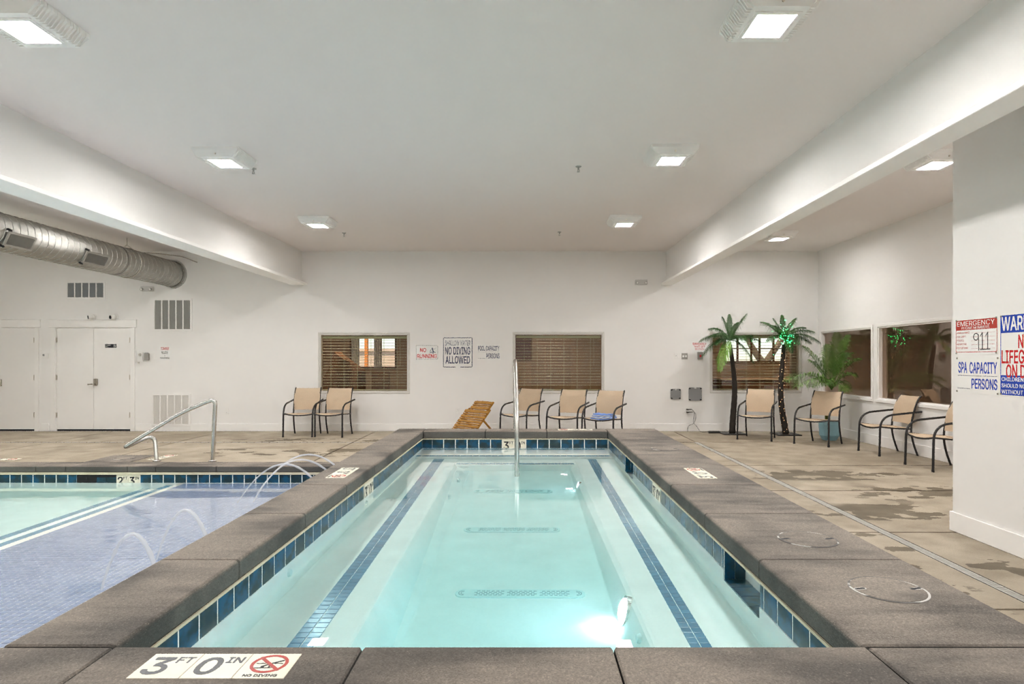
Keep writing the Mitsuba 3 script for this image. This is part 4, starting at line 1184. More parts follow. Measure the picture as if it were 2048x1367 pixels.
x, z, m_ = plate(305, 712.5, 0.085, 0.12)
part(k, 'plate', m_, 'm_white_plastic')
part(k, 'toggle', cbox(x - 0.006, x + 0.006, BW - 0.025, BW - 0.008, z - 0.016, z + 0.010, 0.002), 'm_paint')
k = thing('wall_switch', 'white double switch left of the grey double socket', 'switch')
x, z, m_ = plate(1354.5, 712, 0.118, 0.12)
part(k, 'plate', m_, 'm_white_plastic')
for s in (-1, 1):
    part(k, 'rocker', cbox(x + s * 0.025 - 0.016, x + s * 0.025 + 0.016, BW - 0.012, BW - 0.008, z - 0.033, z + 0.033, 0.001), 'm_paint')
part(k, 'lamp', box(x - 0.032, x - 0.018, BW - 0.0135, BW - 0.0118, z + 0.004, z + 0.016), 'm_grey_plastic')
k = thing('double_socket', 'grey metal plate with two round sockets left of the emergency switch', 'socket')
x, z, m_ = plate(1369, 712, 0.118, 0.12)
part(k, 'plate', m_, 'm_box_grey')
for s in (-1, 1):
    part(k, 'socket', disc([x + s * 0.026, BW - 0.008, z], [0, -1, 0], 0.019, 0.006, 20), 'm_white_plastic')
k = thing('emergency_switch', 'grey switch box with a red button under the emergency notice', 'switch')
x, z, m_ = plate(1399.5, 711, 0.10, 0.15, 0.04)
part(k, 'box', m_, 'm_box_grey')
part(k, 'red_button', cbox(x - 0.016, x + 0.020, BW - 0.055, BW - 0.039, z - 0.028, z + 0.016, 0.004), 'm_ink_red')
for (px, w_, h_, lb) in ((1351, 0.20, 0.205, 'smaller grey square cover plate on the wall, left of the other'), (1390, 0.255, 0.262, 'larger grey square cover plate on the wall, left of the palms')):
    k = thing('cover_plate', lb, 'cover plate')
    x, z = B(px, 787.5)
    part(k, 'panel', frame(extrude(sbox(-w_ / 2, -h_ / 2, w_ / 2, h_ / 2).buffer(-0.03).buffer(0.03), 0.022), [x, BW, z], [1, 0, 0], [0, 0, 1]), 'm_grey_plastic')
    part(k, 'clip', cat([cbox(x + sx * (w_ / 2 - 0.02) - 0.016, x + sx * (w_ / 2 - 0.02) + 0.016, BW - 0.027, BW - 0.021, z + sz * (h_ / 2 - 0.02) - 0.012, z + sz * (h_ / 2 - 0.02) + 0.012, 0.002) for sx in (-1, 1) for sz in (-1, 1)]), 'm_dark')
    part(k, 'tab', cbox(x - 0.02, x + 0.02, BW - 0.027, BW - 0.021, z + h_ / 2 - 0.022, z + h_ / 2 - 0.004, 0.002), 'm_white_plastic')

for px, py, lb in ((295.5, 577.5, 'white twin emergency light under the end of the duct'), (1282, 564.5, 'white twin emergency light high on the wall near the right beam')):
    k = thing('emergency_light', lb, 'emergency light')
    x, z, m_ = plate(px, py, 0.245, 0.10, 0.045, r=0.02)
    part(k, 'case', m_, 'm_emergency_case')
    for s in (-1, 1):
        part(k, 'lamp_head', sweep([(x + s * 0.085, BW - 0.04, z - 0.01), (x + s * 0.085, BW - 0.075, z - 0.016)], [0.024, 0.027], 20), 'm_box_grey', smooth=40)
        part(k, 'lamp_lens', disc([x + s * 0.085, BW - 0.0755, z - 0.016], [0, -1, -0.15], 0.019, 0.004, 20), 'm_vent_white')
for px, turn, lb in ((186, -0.75, 'white security camera above the double door, looking left'), (229, -0.45, 'white security camera above the double door, right of the other')):
    k = thing('security_camera', lb, 'security camera')
    x, z = B(px, 634)
    part(k, 'base', sweep([(x + 0.02, BW, z), (x + 0.02, BW - 0.03, z)], [0.062, 0.055], 24), 'm_white_plastic', smooth=40)
    dv = np.array([math.sin(turn), -math.cos(turn), -0.12])
    dv /= np.linalg.norm(dv)
    c = np.array([x + 0.02, BW - 0.06, z])
    part(k, 'ball', trimesh.creation.icosphere(subdivisions=3, radius=0.047).apply_translation(c), 'm_white_plastic', smooth=True)
    part(k, 'barrel', sweep([c, c + dv * 0.062], [0.044, 0.040], 24), 'm_white_plastic', smooth=40)
    part(k, 'lens', sweep([c + dv * 0.060, c + dv * 0.068], [0.036, 0.034], 24), 'm_ink', smooth=40)

# ------------------------------------------------------------------ signs
def wall_sign(name, px0, px1, py0, py1, label, m='m_sign', r=0.008, t_=0.003):
    k = thing(name, label, 'sign')
    x0, z1 = B(px0, py0)
    x1, z0 = B(px1, py1)
    b_ = Board(k, [(x0 + x1) / 2, BW, (z0 + z1) / 2], [1, 0, 0], [0, 0, 1])
    b_.panel(x1 - x0, z1 - z0, t_, m, r)
    b_.w, b_.h = x1 - x0, z1 - z0
    b_.px = lambda x, y: ((x - (px0 + px1) / 2) * BW / F, -(y - (py0 + py1) / 2) * BW / F)
    return b_


def corners(b_, m='m_hinge', inset=0.012):
    for sx in (-1, 1):
        for sy in (-1, 1):
            b_.put('screw', extrude(Point(0, 0).buffer(0.007), 0.004), m, sx * (b_.w / 2 - inset), sy * (b_.h / 2 - inset), b_.t)


def line_px(b_, s, x0, x1, y0, y1, m, bold=True):
    cx, cy = b_.px((x0 + x1) / 2, (y0 + y1) / 2)
    b_.line(s, (y1 - y0) * BW / F, cx, cy, (x1 - x0) * BW / F, m, bold)


q = 220 / 2048.0
b = wall_sign('pool_sign', 831.5, 876, 689.5, 718.8, 'small white no running sign in red letters left of the large sign')
b.shape(ring(b.w - 0.01, b.h - 0.012, 0.006, 0.006), 'm_grey_plastic')
line_px(b, 'NO', 820 + 188 * q, 820 + 302 * q, 650 + 424 * q, 650 + 502 * q, 'm_ink_red')
line_px(b, 'RUNNING', 820 + 134 * q, 820 + 498 * q, 650 + 535 * q, 650 + 612 * q, 'm_ink_red')
cx, cy = b.px(820 + 425 * q, 650 + 470 * q)
fig = union_all([Point(-0.010, 0.040).buffer(0.014), LineString([(-0.012, 0.028), (0.0, 0.0), (0.02, -0.028)]).buffer(0.009), LineString([(-0.008, 0.02), (-0.045, 0.004), (-0.052, -0.03)]).buffer(0.004), LineString([(-0.004, 0.02), (0.03, 0.034)]).buffer(0.004),
                 LineString([(0.012, -0.02), (-0.03, -0.035), (-0.06, -0.05)]).buffer(0.0045), LineString([(0.02, -0.024), (0.05, -0.04)]).buffer(0.0045), affinity.translate(affinity.scale(Point(0, 0).buffer(0.02), 1, 0.45), 0.002, -0.048)])
b.put('falling_figure', extrude(fig, 0.0006), 'm_ink_navy', cx, cy, b.t)
b.put('motion_lines', extrude(union_all([LineString([(0.035 + 0.012 * i, 0.02 + 0.013 * i), (0.05 + 0.012 * i, 0.03 + 0.012 * i)]).buffer(0.0012) for i in range(3)] + [LineString([(0.05, 0.0), (0.068, 0.004)]).buffer(0.0012), LineString([(0.045, -0.015), (0.066, -0.016)]).buffer(0.0012)]), 0.0006), 'm_ink_navy', cx, cy, b.t)
corners(b, inset=0.006)
b = wall_sign('pool_sign', 886, 945.3, 674, 734.8, 'large square white sign saying shallow water no diving allowed')
b.shape(ring(b.w - 0.008, b.h - 0.008, 0.013, 0.0).difference(sbox(-0.05, -b.h / 2, 0.05, -b.h / 2 + 0.03)), 'm_ink_navy')
line_px(b, 'SHALLOW WATER', 820 + 652 * q, 820 + 1124 * q, 650 + 283 * q, 650 + 380 * q, 'm_ink_navy', False)
line_px(b, 'NO DIVING', 820 + 655 * q, 820 + 1122 * q, 650 + 404 * q, 650 + 548 * q, 'm_ink_navy')
line_px(b, 'ALLOWED', 820 + 660 * q, 820 + 1116 * q, 650 + 573 * q, 650 + 716 * q, 'm_ink_navy')
corners(b, inset=0.011)
b = wall_sign('pool_sign', 955.5, 1000.5, 689, 719, 'small white pool capacity sign right of the large sign')
line_px(b, 'POOL CAPACITY', 820 + 1268 * q, 820 + 1664 * q, 650 + 384 * q, 650 + 475 * q, 'm_ink_navy')
line_px(b, 'PERSONS', 820 + 1422 * q, 820 + 1668 * q, 650 + 524 * q, 650 + 618 * q, 'm_ink_navy')
cx, cy = b.px(820 + 1465 * q, 650 + 497 * q)
b.put('rule', extrude(sbox(-0.21, -0.0015, 0.21, 0.0015), 0.0006), 'm_grey_plastic', cx, cy, b.t)
cx, cy = b.px(820 + 1335 * q, 650 + 619 * q)
b.put('rule', extrude(sbox(-0.073, -0.002, 0.073, 0.002), 0.0006), 'm_ink_navy', cx, cy, b.t)
corners(b, inset=0.006)
b = wall_sign('timer_notice', 320, 339.5, 692, 719.5, 'white paper timer slide and fountains notice right of the switches', 'm_paper', 0.0, 0.001)
line_px(b, 'TIMER', 321.5, 338, 694, 699, 'm_ink_darkred')
b.put('rule', extrude(sbox(-0.08, -0.002, 0.08, 0.002), 0.0006), 'm_ink_darkred', 0, b.px(0, 699.8)[1], b.t)
line_px(b, 'SLIDE', 323.2, 336, 702.3, 707.2, 'm_ink')
line_px(b, '&', 328.9, 330.4, 709.8, 712, 'm_ink')
line_px(b, 'FOUNTAINS', 320.6, 338.8, 714, 717.2, 'm_ink')
b = wall_sign('emergency_notice', 1382.5, 1417.5, 682, 704, 'white emergency shut off switch notice behind the left palm', 'm_paper', 0.0, 0.002)
for s, x0, x1, y0, y1 in (('EMERGENCY', 1385.6, 1412.8, 685.0, 689.3), ('SHUT OFF', 1388.4, 1410, 690.6, 694.5), ('SWITCH', 1390, 1408.3, 695.8, 699.6)):
    line_px(b, s, x0, x1, y0, y1, 'm_ink_red')


def pier_board(name, y0, y1, z0, z1, label, m='m_sign', r=0.01, t_=0.003):
    """y0 is the far (left) end; the writing runs towards the viewer."""
    k = thing(name, label, 'sign')
    b_ = Board(k, [PX, (y0 + y1) / 2, (z0 + z1) / 2], [0, -1, 0], [0, 0, 1])
    b_.panel(y0 - y1, z1 - z0, t_, m, r)
    b_.w, b_.h, b_.m = y0 - y1, z1 - z0, (y0, z1)
    return b_


def pier_px(b_, x, y):
    """A pixel on the pier's face, in the board's own metres."""
    d = F * PX / (x - CX)
    return (b_.m[0] - d) - b_.w / 2, (EYE - (y - CY) * d / F) - b_.m[1] + b_.h / 2


def pier_text(b_, s, m, xl, xr, ytl, ybl, bold=True):
    """The writing from the column xl to xr, its top and bottom given at xl."""
    x0, zt = pier_px(b_, xl, ytl)
    _, zb = pier_px(b_, xl, ybl)
    x1, _ = pier_px(b_, xr, ytl)
    b_.line(s, zt - zb, (x0 + x1) / 2, (zt + zb) / 2, x1 - x0, m, bold)


c6 = lambda x, y: (1880 + x / 6.2143, 600 + y / 6.2143)
b = pier_board('spa_sign', 5.093, 4.640, 1.445, 1.732, 'white and red emergency phone numbers sign on the pier')
b.shape(ring(b.w - 0.008, b.h - 0.036, 0.0045, 0.014), 'm_ink_darkred', z=b.t)
hd = sbox(-b.w / 2 + 0.004, b.h / 2 - 0.092, b.w / 2 - 0.004, b.h / 2 - 0.012).buffer(-0.012).buffer(0.012).union(sbox(-b.w / 2 + 0.004, b.h / 2 - 0.092, b.w / 2 - 0.004, b.h / 2 - 0.03))
b.shape(hd, 'm_ink_darkred', 'header', d=0.0005)
b.line('EMERGENCY', 0.040, -0.005, b.h / 2 - 0.040, 0.405, 'm_ink_white', False, z=b.t + 0.0005)
b.line('PHONE NUMBERS', 0.021, -0.005, b.h / 2 - 0.076, 0.300, 'm_ink_white', False, z=b.t + 0.0005)
for i, s in enumerate(('AMBULANCE', 'FIRE DEPT.', 'POLICE', 'HOSPITAL', 'PHYSICIAN')):
    zz = b.h / 2 - 0.112 - i * 0.0305
    w_ = [0.148, 0.112, 0.085, 0.116, 0.126][i]
    b.line(s, 0.016, -b.w / 2 + 0.014 + w_ / 2, zz, w_, 'm_ink_darkred', False)
    b.put('rule', extrude(sbox(-0.125, -0.0008, 0.125, 0.0008), 0.0006), 'm_ink_darkred', 0.075, zz - 0.006, b.t)
hand = union_all([LineString(np.c_[-0.026 + 0.026 * np.cos(np.linspace(0.2, 6.0, 30)), 0.030 + 0.026 * np.sin(np.linspace(0.2, 6.0, 30))]).buffer(0.0028), LineString([(0.0, 0.045), (0.004, -0.075)]).buffer(0.0028),
                  LineString([(0.022, 0.035), (0.042, 0.060), (0.042, -0.068)]).buffer(0.003), LineString([(0.078, 0.036), (0.098, 0.060), (0.098, -0.068)]).buffer(0.003), LineString([(0.018, -0.070), (0.120, -0.068)]).buffer(0.0032)])
b.put('handwriting', extrude(hand, 0.0006), 'm_ink', 0.030, -0.035, b.t + 0.0007)
corners(b)
b = pier_board('spa_sign', 5.085, 4.625, 1.138, 1.428, 'white spa capacity persons sign under the emergency numbers')
for s, h_, x_, y_, w_ in (('SPA', 0.090, -0.155, 0.060, 0.098), ('CAPACITY', 0.090, 0.065, 0.058, 0.286), ('PERSONS', 0.082, 0.078, -0.066, 0.268)):
    b.line(s, h_, x_, y_, w_, 'm_ink_blue')
for x_, w_, y_ in ((0.0, 0.42, -0.005), (-0.145, 0.145, -0.108)):
    u = np.linspace(-w_ / 2, w_ / 2, int(w_ / 0.004))
    b.put('wavy_rule', extrude(LineString(np.c_[u, 0.0022 * np.sin(u * 420)]).buffer(0.0014), 0.0006), 'm_ink_navy', x_, y_, b.t)
corners(b)
b = pier_board('spa_sign', 4.618, 4.170, 1.140, 1.735, 'large warning no lifeguard on duty sign cut by the right edge')
b.shape(sbox(-b.w / 2 + 0.006, -b.h / 2 + 0.006, b.w / 2 - 0.006, b.h / 2 - 0.006).difference(sbox(-b.w / 2 + 0.010, -b.h / 2 + 0.150, b.w / 2 - 0.010, b.h / 2 - 0.135)), 'm_ink_blue', 'band')
b.line('WARNING', 0.105, 0.005, b.h / 2 - 0.068, 0.425, 'm_ink_white', z=b.t + 0.0006)
b.line('NO', 0.100, 0.0, b.h / 2 - 0.200, 0.105, 'm_ink_red')
b.line('LIFEGUARD', 0.100, 0.0, b.h / 2 - 0.310, 0.415, 'm_ink_red')
b.line('ON DUTY', 0.100, 0.0, b.h / 2 - 0.415, 0.330, 'm_ink_red')
for s, y_ in (('CHILDREN UNDER 14', 0.122), ('SHOULD NOT USE SPA', 0.075), ('WITHOUT AN ADULT', 0.030)):
    b.line(s, 0.030, 0.0, -b.h / 2 + y_, 0.415, 'm_ink_white', z=b.t + 0.0006)
corners(b)

# ------------------------------------------------------------------ trench drain
k = thing('trench_drain', 'narrow slotted trench drain along the deck right of the spa', 'drain')
part(k, 'channel', cat(box(DRX - 0.044, DRX - 0.034, NEAR, DRY, -0.03, -0.001), box(DRX + 0.034, DRX + 0.044, NEAR, DRY, -0.03, -0.001), box(DRX - 0.044, DRX + 0.044, NEAR, DRY, -0.06, -0.03)), 'm_dark')
y = DRY
while y > 0.5:
    a = max(y - 0.75, 0.5)
    rails = [box(DRX - 0.034, DRX - 0.026, a + 0.002, y - 0.002, -0.012, 0.0), box(DRX + 0.026, DRX + 0.034, a + 0.002, y - 0.002, -0.012, 0.0)]
    rungs = [box(DRX - 0.026, DRX + 0.026, v, v + 0.013, -0.012, 0.0) for v in np.arange(a + 0.004, y - 0.016, 0.022)]
    part(k, 'grate', cat(rails + rungs), 'm_drain')
    y = a
k = thing('trench_drain', 'thin light trench drain crossing the deck left of the spa', 'drain')
part(k, 'grate', box(LEFT, DRX - 0.05, DRY - 0.028, DRY + 0.028, -0.02, -0.004), 'm_dark')
part(k, 'rail', cat([box(u, u + 0.10, DRY - 0.012, DRY + 0.012, -0.004, 0.0015) for u in np.arange(LEFT + 0.1, -1.8, 0.13)]), 'm_drain', kind='stuff')


# ------------------------------------------------------------------ sling chairs
def slab_from(grid_top, thick):
    """A thin closed sheet from a grid of points (n, m, 3)."""
    g = np.asarray(grid_top)
    n, m_ = g.shape[:2]
    du, dv = np.gradient(g, axis=0), np.gradient(g, axis=1)
    nn = np.cross(du, dv)
    nn /= np.linalg.norm(nn, axis=2, keepdims=True)
    a, b_ = g + nn * thick / 2, g - nn * thick / 2
    v = np.vstack([a.reshape(-1, 3), b_.reshape(-1, 3)])
    N = n * m_
    f = []
    for i in range(n - 1):
        for j in range(m_ - 1):
            p, q_, r_, s = i * m_ + j, i * m_ + j + 1, (i + 1) * m_ + j + 1, (i + 1) * m_ + j
            f += [[p, s, r_], [p, r_, q_], [N + p, N + r_, N + s], [N + p, N + q_, N + r_]]
    edge = [(i, 0) for i in range(n)] + [(n - 1, j) for j in range(1, m_)] + [(i, m_ - 1) for i in range(n - 2, -1, -1)] + [(0, j) for j in range(m_ - 2, 0, -1)]
    idx = [i * m_ + j for i, j in edge]
    for p, q_ in zip(idx, idx[1:] + idx[:1]):
        f += [[p, N + p, N + q_], [p, N + q_, q_]]
    return trimesh.Trimesh(v, np.array(f), process=False)


chair_parts = []
R1 = 0.0145
for s in (-1, 1):
    arm = fillet([(s * 0.285, -0.285, 0.0), (s * 0.280, -0.270, 0.585), (s * 0.272, 0.345, 0.648)], 0.20, 10)
    chair_parts.append(('armrest', sweep(arm, R1, 10), 'm_black_metal', 40))
    back = spline([(s * 0.242, 0.300, 0.0), (s * 0.242, 0.232, 0.20), (s * 0.240, 0.205, 0.40), (s * 0.238, 0.235, 0.60), (s * 0.236, 0.285, 0.77), (s * 0.236, 0.352, 0.872)], 24)
    chair_parts.append(('rear_leg', sweep(back, 0.0135, 10), 'm_black_metal', 40))
    rail = spline([(s * 0.262, -0.268, 0.428), (s * 0.252, -0.05, 0.405), (s * 0.244, 0.207, 0.392)], 10)
    chair_parts.append(('seat_rail', sweep(rail, 0.011, 8), 'm_black_metal', 40))
    chair_parts.append(('foot_cap', disc([s * 0.285, -0.285, 0.0], [0, 0, 1], 0.017, 0.03, 12), 'm_black_metal', False))
front = spline([(-0.278, -0.276, 0.428), (-0.15, -0.288, 0.403), (0, -0.292, 0.394), (0.15, -0.288, 0.403), (0.278, -0.276, 0.428)], 16)
chair_parts.append(('front_rail', sweep(front, 0.012, 8), 'm_black_metal', 40))
chair_parts.append(('rear_rail', sweep([(-0.242, 0.207, 0.392), (0.242, 0.207, 0.392)], 0.009, 8), 'm_sling', 40))
gu, gv = np.linspace(-1, 1, 13), np.linspace(0, 1, 12)
grid = np.array([[(u * (0.258 - 0.014 * v), -0.285 + v * 0.49, 0.430 - 0.036 * v - 0.030 * (1 - u * u) * (1 - 0.35 * v)) for u in gu] for v in gv])
chair_parts.append(('seat_sling', slab_from(grid, 0.005), 'm_sling', 40))
bz = np.linspace(0.462, 0.868, 14)
bk = spline([(0, 0.205, 0.40), (0, 0.235, 0.60), (0, 0.285, 0.77), (0, 0.352, 0.872)], 60)
by = np.interp(bz, bk[:, 2], bk[:, 1])
grid = np.array([[(u * 0.240, y + 0.018 * (1 - u * u) - 0.013 * abs(u) ** 6, z - 0.006 * (1 - u * u) * (z > 0.8)) for u in gu] for y, z in zip(by, bz)])
chair_parts.append(('back_sling', slab_from(grid, 0.005), 'm_sling', 40))
chair_ply = [(n_, mikit.ply(m_, mm, smooth=sm)) for n_, m_, mm, sm in chair_parts]


def chair(x, y, face, label, group=None, sc=1.0):
    """face: degrees by which the chair is turned from looking towards the viewer, positive = towards the left of the picture."""
    k = thing('sling_chair', label, 'chair', group)
    tw = T().translate([x, y, 0]).rotate([0, 0, 1], -face).scale([sc, sc, sc])
    for n_, pl in chair_ply:
        part(k, n_, pl, None, to_world=tw)
    return k


chair(-4.13, 11.63, -4, 'tan sling chair with black frame left of the first window, left of the pair', 'tan sling chairs')
chair(-3.555, 11.59, 6, 'tan sling chair with black frame under the first window, right of the pair', 'tan sling chairs')
chair(-0.05, 11.35, 33, 'tan sling chair under the middle window, beside the chrome rail', 'tan sling chairs')
chair(0.755, 10.9, 25, 'middle tan sling chair of the three behind the spa', 'tan sling chairs')
towel_chair = (1.355, 10.62, 30)
chair(*towel_chair, 'tan sling chair with a folded towel on its seat', 'tan sling chairs')
chair(4.16, 11.12, 31, 'tan sling chair standing between the two palm trees', 'tan sling chairs')
chair(4.93, 10.42, 50, 'tan sling chair in front of the potted palm', 'tan sling chairs')
chair(5.46, 9.36, 90, 'tan sling chair against the right wall under the side windows', 'tan sling chairs')
chair(5.40, 8.08, 90, 'tan sling chair half hidden behind the white pier', 'tan sling chairs')

# the folded towel
k = thing('folded_towel', 'folded blue and white striped towel on the seat of the third chair', 'towel')
tx, ty, tf = towel_chair
M = trimesh.transformations.rotation_matrix(math.radians(-tf), [0, 0, 1])
M[:3, 3] = [tx, ty, 0]
for i, (m_, z0, sh) in enumerate((('m_towel_blue', 0.407, 0.0), ('m_towel_white', 0.427, -0.006), ('m_towel_blue', 0.443, 0.008), ('m_towel_white', 0.462, -0.012), ('m_towel_blue', 0.476, 0.0))):
    u = np.linspace(-1, 1, 22)
    v = np.linspace(-1, 1, 14)
    w_ = 0.185 - 0.010 * i
    grid = np.array([[(sh + uu * w_ + 0.02, -0.06 + vv * (0.14 - 0.006 * i), z0 + 0.018 * uu * uu * (0.6 + 0.4 * (i < 3)) + 0.004 * math.sin(9 * uu + i) + 0.003 * math.sin(7 * vv + 2 * i)) for uu in u] for vv in v])
    m2 = slab_from(grid, 0.017 if i % 2 == 0 else 0.013)
    m2.apply_transform(M)
    part(k, 'fold', m2, m_, smooth=50)

# ------------------------------------------------------------------ the wooden lounger
k = thing('wooden_lounger', 'small slatted wooden lounger leaning by the far wall', 'lounger')
o = np.array([-0.74, 11.62, 0.0])
fw = np.array([-0.70, -0.714, 0.0])                   # the way it faces
sd = np.array([0.714, -0.70, 0.0])
up = np.array([0, 0, 1.0])
top = o + up * 0.645
dn = fw * 0.70 - up * 0.714                           # down the backrest


def lslat(c, w_, h_, bow=0.0, bow2=0.0):
    """A slat centred at c, w_ long across and h_ wide down the slope, its upper and lower edge bowed."""
    u = np.linspace(-1, 1, 13)
    pl = Polygon([(x * w_ / 2, -h_ / 2 - bow2 * (1 - x * x)) for x in u] + [(x * w_ / 2, h_ / 2 + bow * (1 - x * x)) for x in u[::-1]]).buffer(-0.006).buffer(0.006)
    n_ = np.cross(sd, -dn)
    return frame(extrude(pl, 0.018), c - n_ * 0.009, sd, -dn)


s = 0.03
for i, (h_, gap, w_, bw, b2) in enumerate([(0.052, 0.020, 0.50, 0.014, 0), (0.026, 0.019, 0.49, 0, 0), (0.056, 0.036, 0.50, 0, 0.012), (0.062, 0.022, 0.66, 0.006, 0), (0.025, 0.020, 0.655, 0, 0), (0.050, 0.020, 0.66, 0, 0), (0.024, 0.020, 0.655, 0, 0), (0.048, 0.020, 0.66, 0, 0), (0.024, 0.019, 0.655, 0, 0), (0.048, 0.018, 0.66, 0, 0), (0.024, 0.018, 0.655, 0, 0), (0.048, 0.018, 0.66, 0, 0), (0.024, 0.012, 0.655, 0, 0)]):
    c = top + dn * (s + h_ / 2) - sd * (0.02 if w_ > 0.6 else 0)
    part(k, 'slat', lslat(c, w_, h_, bw, b2), 'm_wood')
    s += h_ + gap
nb = np.cross(sd, -dn)
for q_, e0, e1 in ((-0.22, 0.0, 0.26), (0.22, 0.0, 0.26), (-0.30, 0.185, s), (0.27, 0.185, s)):
    part(k, 'side_rail', frame(box(-0.014, 0.014, e0, e1, -0.030, -0.002), top + sd * q_ - nb * 0.008, sd, dn, -np.cross(sd, dn) * 1.0), 'm_wood')
seat0 = top + dn * s
for i in range(6):
    c = seat0 + fw * (0.02 + i * 0.072)
    part(k, 'seat_slat', frame(cbox(-0.33, 0.33, -0.028, 0.028, -0.009, 0.009, 0.003), c - sd * 0.02, sd, fw, up), 'm_wood')
zS = seat0[2] - 0.012
for q_ in (-0.28, 0.25):
    base = seat0 + sd * q_
    part(k, 'leg', sweep([base + fw * 0.46 - up * 0.015, np.r_[(base + fw * 0.46)[:2], 0.0]], 0.022, 4), 'm_wood')
    st_ = top + dn * 0.42 + sd * q_ - nb * 0.025
    part(k, 'rear_strut', sweep([st_, np.r_[(st_ - fw * 0.34)[:2], 0.0]], 0.022, 4), 'm_wood')
    part(k, 'seat_rail', sweep([base - up * 0.018, base + fw * 0.47 - up * 0.018], 0.016, 4), 'm_wood')


# ------------------------------------------------------------------ palms
def frond(base, tip, rise, n, leaf, seed, droop=0.35, width=0.012, spread=1.0, r0=0.007, start=0.12, fold=0.25):
    """A feather leaf: a stalk from base to tip that arches by rise, with leaflets along both sides."""
    base, tip = np.asarray(base, float), np.asarray(tip, float)
    rng = np.random.RandomState(seed)
    ctrl = (base + tip) / 2 + np.array([0, 0, rise])
    u = np.linspace(0, 1, 22)[:, None]
    pts = (1 - u) ** 2 * base + 2 * u * (1 - u) * ctrl + u ** 2 * tip
    ms = [sweep(pts, np.linspace(r0, 0.0018, 22), 5)]
    V, Fc = [], []
    for i in range(n):
        t_ = start + (1 - start) * i / (n - 1)
        p = (1 - t_) ** 2 * base + 2 * t_ * (1 - t_) * ctrl + t_ ** 2 * tip
        tg = 2 * (1 - t_) * (ctrl - base) + 2 * t_ * (tip - ctrl)
        tg /= np.linalg.norm(tg)
        sidev = np.cross(tg, [0, 0, 1])
        if np.linalg.norm(sidev) < 0.25:
            sidev = np.array([1.0, 0.2, 0])
        sidev /= np.linalg.norm(sidev)
        upv = np.cross(sidev, tg)
        ll = leaf * (math.sin(math.pi * (0.16 + 0.80 * t_)) ** 0.7) * (0.85 + 0.3 * rng.rand())
        for s_ in (-1, 1):
            dirv = sidev * s_ * spread + tg * (0.75 + 0.3 * rng.rand()) + upv * (fold - 0.15 * rng.rand())
            dirv /= np.linalg.norm(dirv)
            a = p
            b_ = p + dirv * ll * 0.55
            c = p + dirv * ll + np.array([0, 0, -droop * ll * (0.6 + 0.8 * rng.rand())])
            wv = np.cross(dirv, upv)
            wv /= np.linalg.norm(wv) + 1e-9
            wv *= width / 2
            k0 = len(V)
            V += [a - wv * 0.5, a + wv * 0.5, b_ - wv, b_ + wv, c]
            Fc += [[k0, k0 + 1, k0 + 3], [k0, k0 + 3, k0 + 2], [k0 + 2, k0 + 3, k0 + 4]]
    ms.append(trimesh.Trimesh(V, Fc, process=False))
    return cat(ms)


def palm(label, d, trunk_px, crown_px, tips, scale=4.881, ox=1370, oy=620):
    k = thing('artificial_palm', label, 'palm tree')
    P = lambda x, y, dd: W(ox + x / scale, oy + y / scale, dd)
    pts = [P(x, y, d) for x, y in trunk_px]
    pts[0][2] = 0.02
    path = spline(pts, 40)
    part(k, 'trunk', sweep(path, np.linspace(0.060, 0.034, 40) * (1 + 0.05 * np.sin(np.arange(40) * 2.1)), 14), 'm_trunk', smooth=True, label='dark curved trunk')
    part(k, 'base_plate', cbox(pts[0][0] - 0.22, pts[0][0] + 0.22, d - 0.2, min(d + 0.22, BW - 0.03), 0.001, 0.02, 0.005), 'm_black_metal')
    c = P(*crown_px, d)
    for i, (x, y, dy, rise, leaf, mt) in enumerate(tips):
        tip = P(x, y, d + dy)
        n_ = int(20 + 26 * np.linalg.norm(tip - c))
        part(k, 'frond', frond(c + np.array([0, 0, 0.02]), tip, rise, n_, leaf, 50 + i + int(d * 10) + int(crown_px[0]), droop=0.75, width=0.013), mt)
    return k, c, path


tips1 = [(602, 38, 0.0, 0.04, 0.17, 'm_leaf'), (432, 45, 0.15, 0.02, 0.13, 'm_leaf'), (362, 66, 0.10, 0.06, 0.14, 'm_leaf'), (233, 183, -0.05, 0.16, 0.15, 'm_leaf'), (143, 303, -0.10, 0.20, 0.15, 'm_leaf'), (168, 445, -0.15, 0.26, 0.15, 'm_leaf'),
         (340, 588, -0.35, 0.26, 0.17, 'm_leaf_light'), (660, 250, 0.05, 0.08, 0.14, 'm_leaf'), (735, 303, 0.05, 0.14, 0.13, 'm_leaf'), (680, 535, -0.20, 0.26, 0.14, 'm_leaf'), (255, 250, -0.35, 0.16, 0.14, 'm_leaf'), (600, 290, -0.40, 0.16, 0.13, 'm_leaf'), (300, 330, -0.30, 0.15, 0.13, 'm_leaf'), (520, 120, 0.25, 0.08, 0.13, 'm_leaf')]
pal1, c1, tr1 = palm('unlit artificial palm, left of the two, in front of the palm window', 11.86, [(462, 1205), (472, 1000), (484, 790), (470, 560), (448, 400), (440, 335)], (440, 305), tips1)
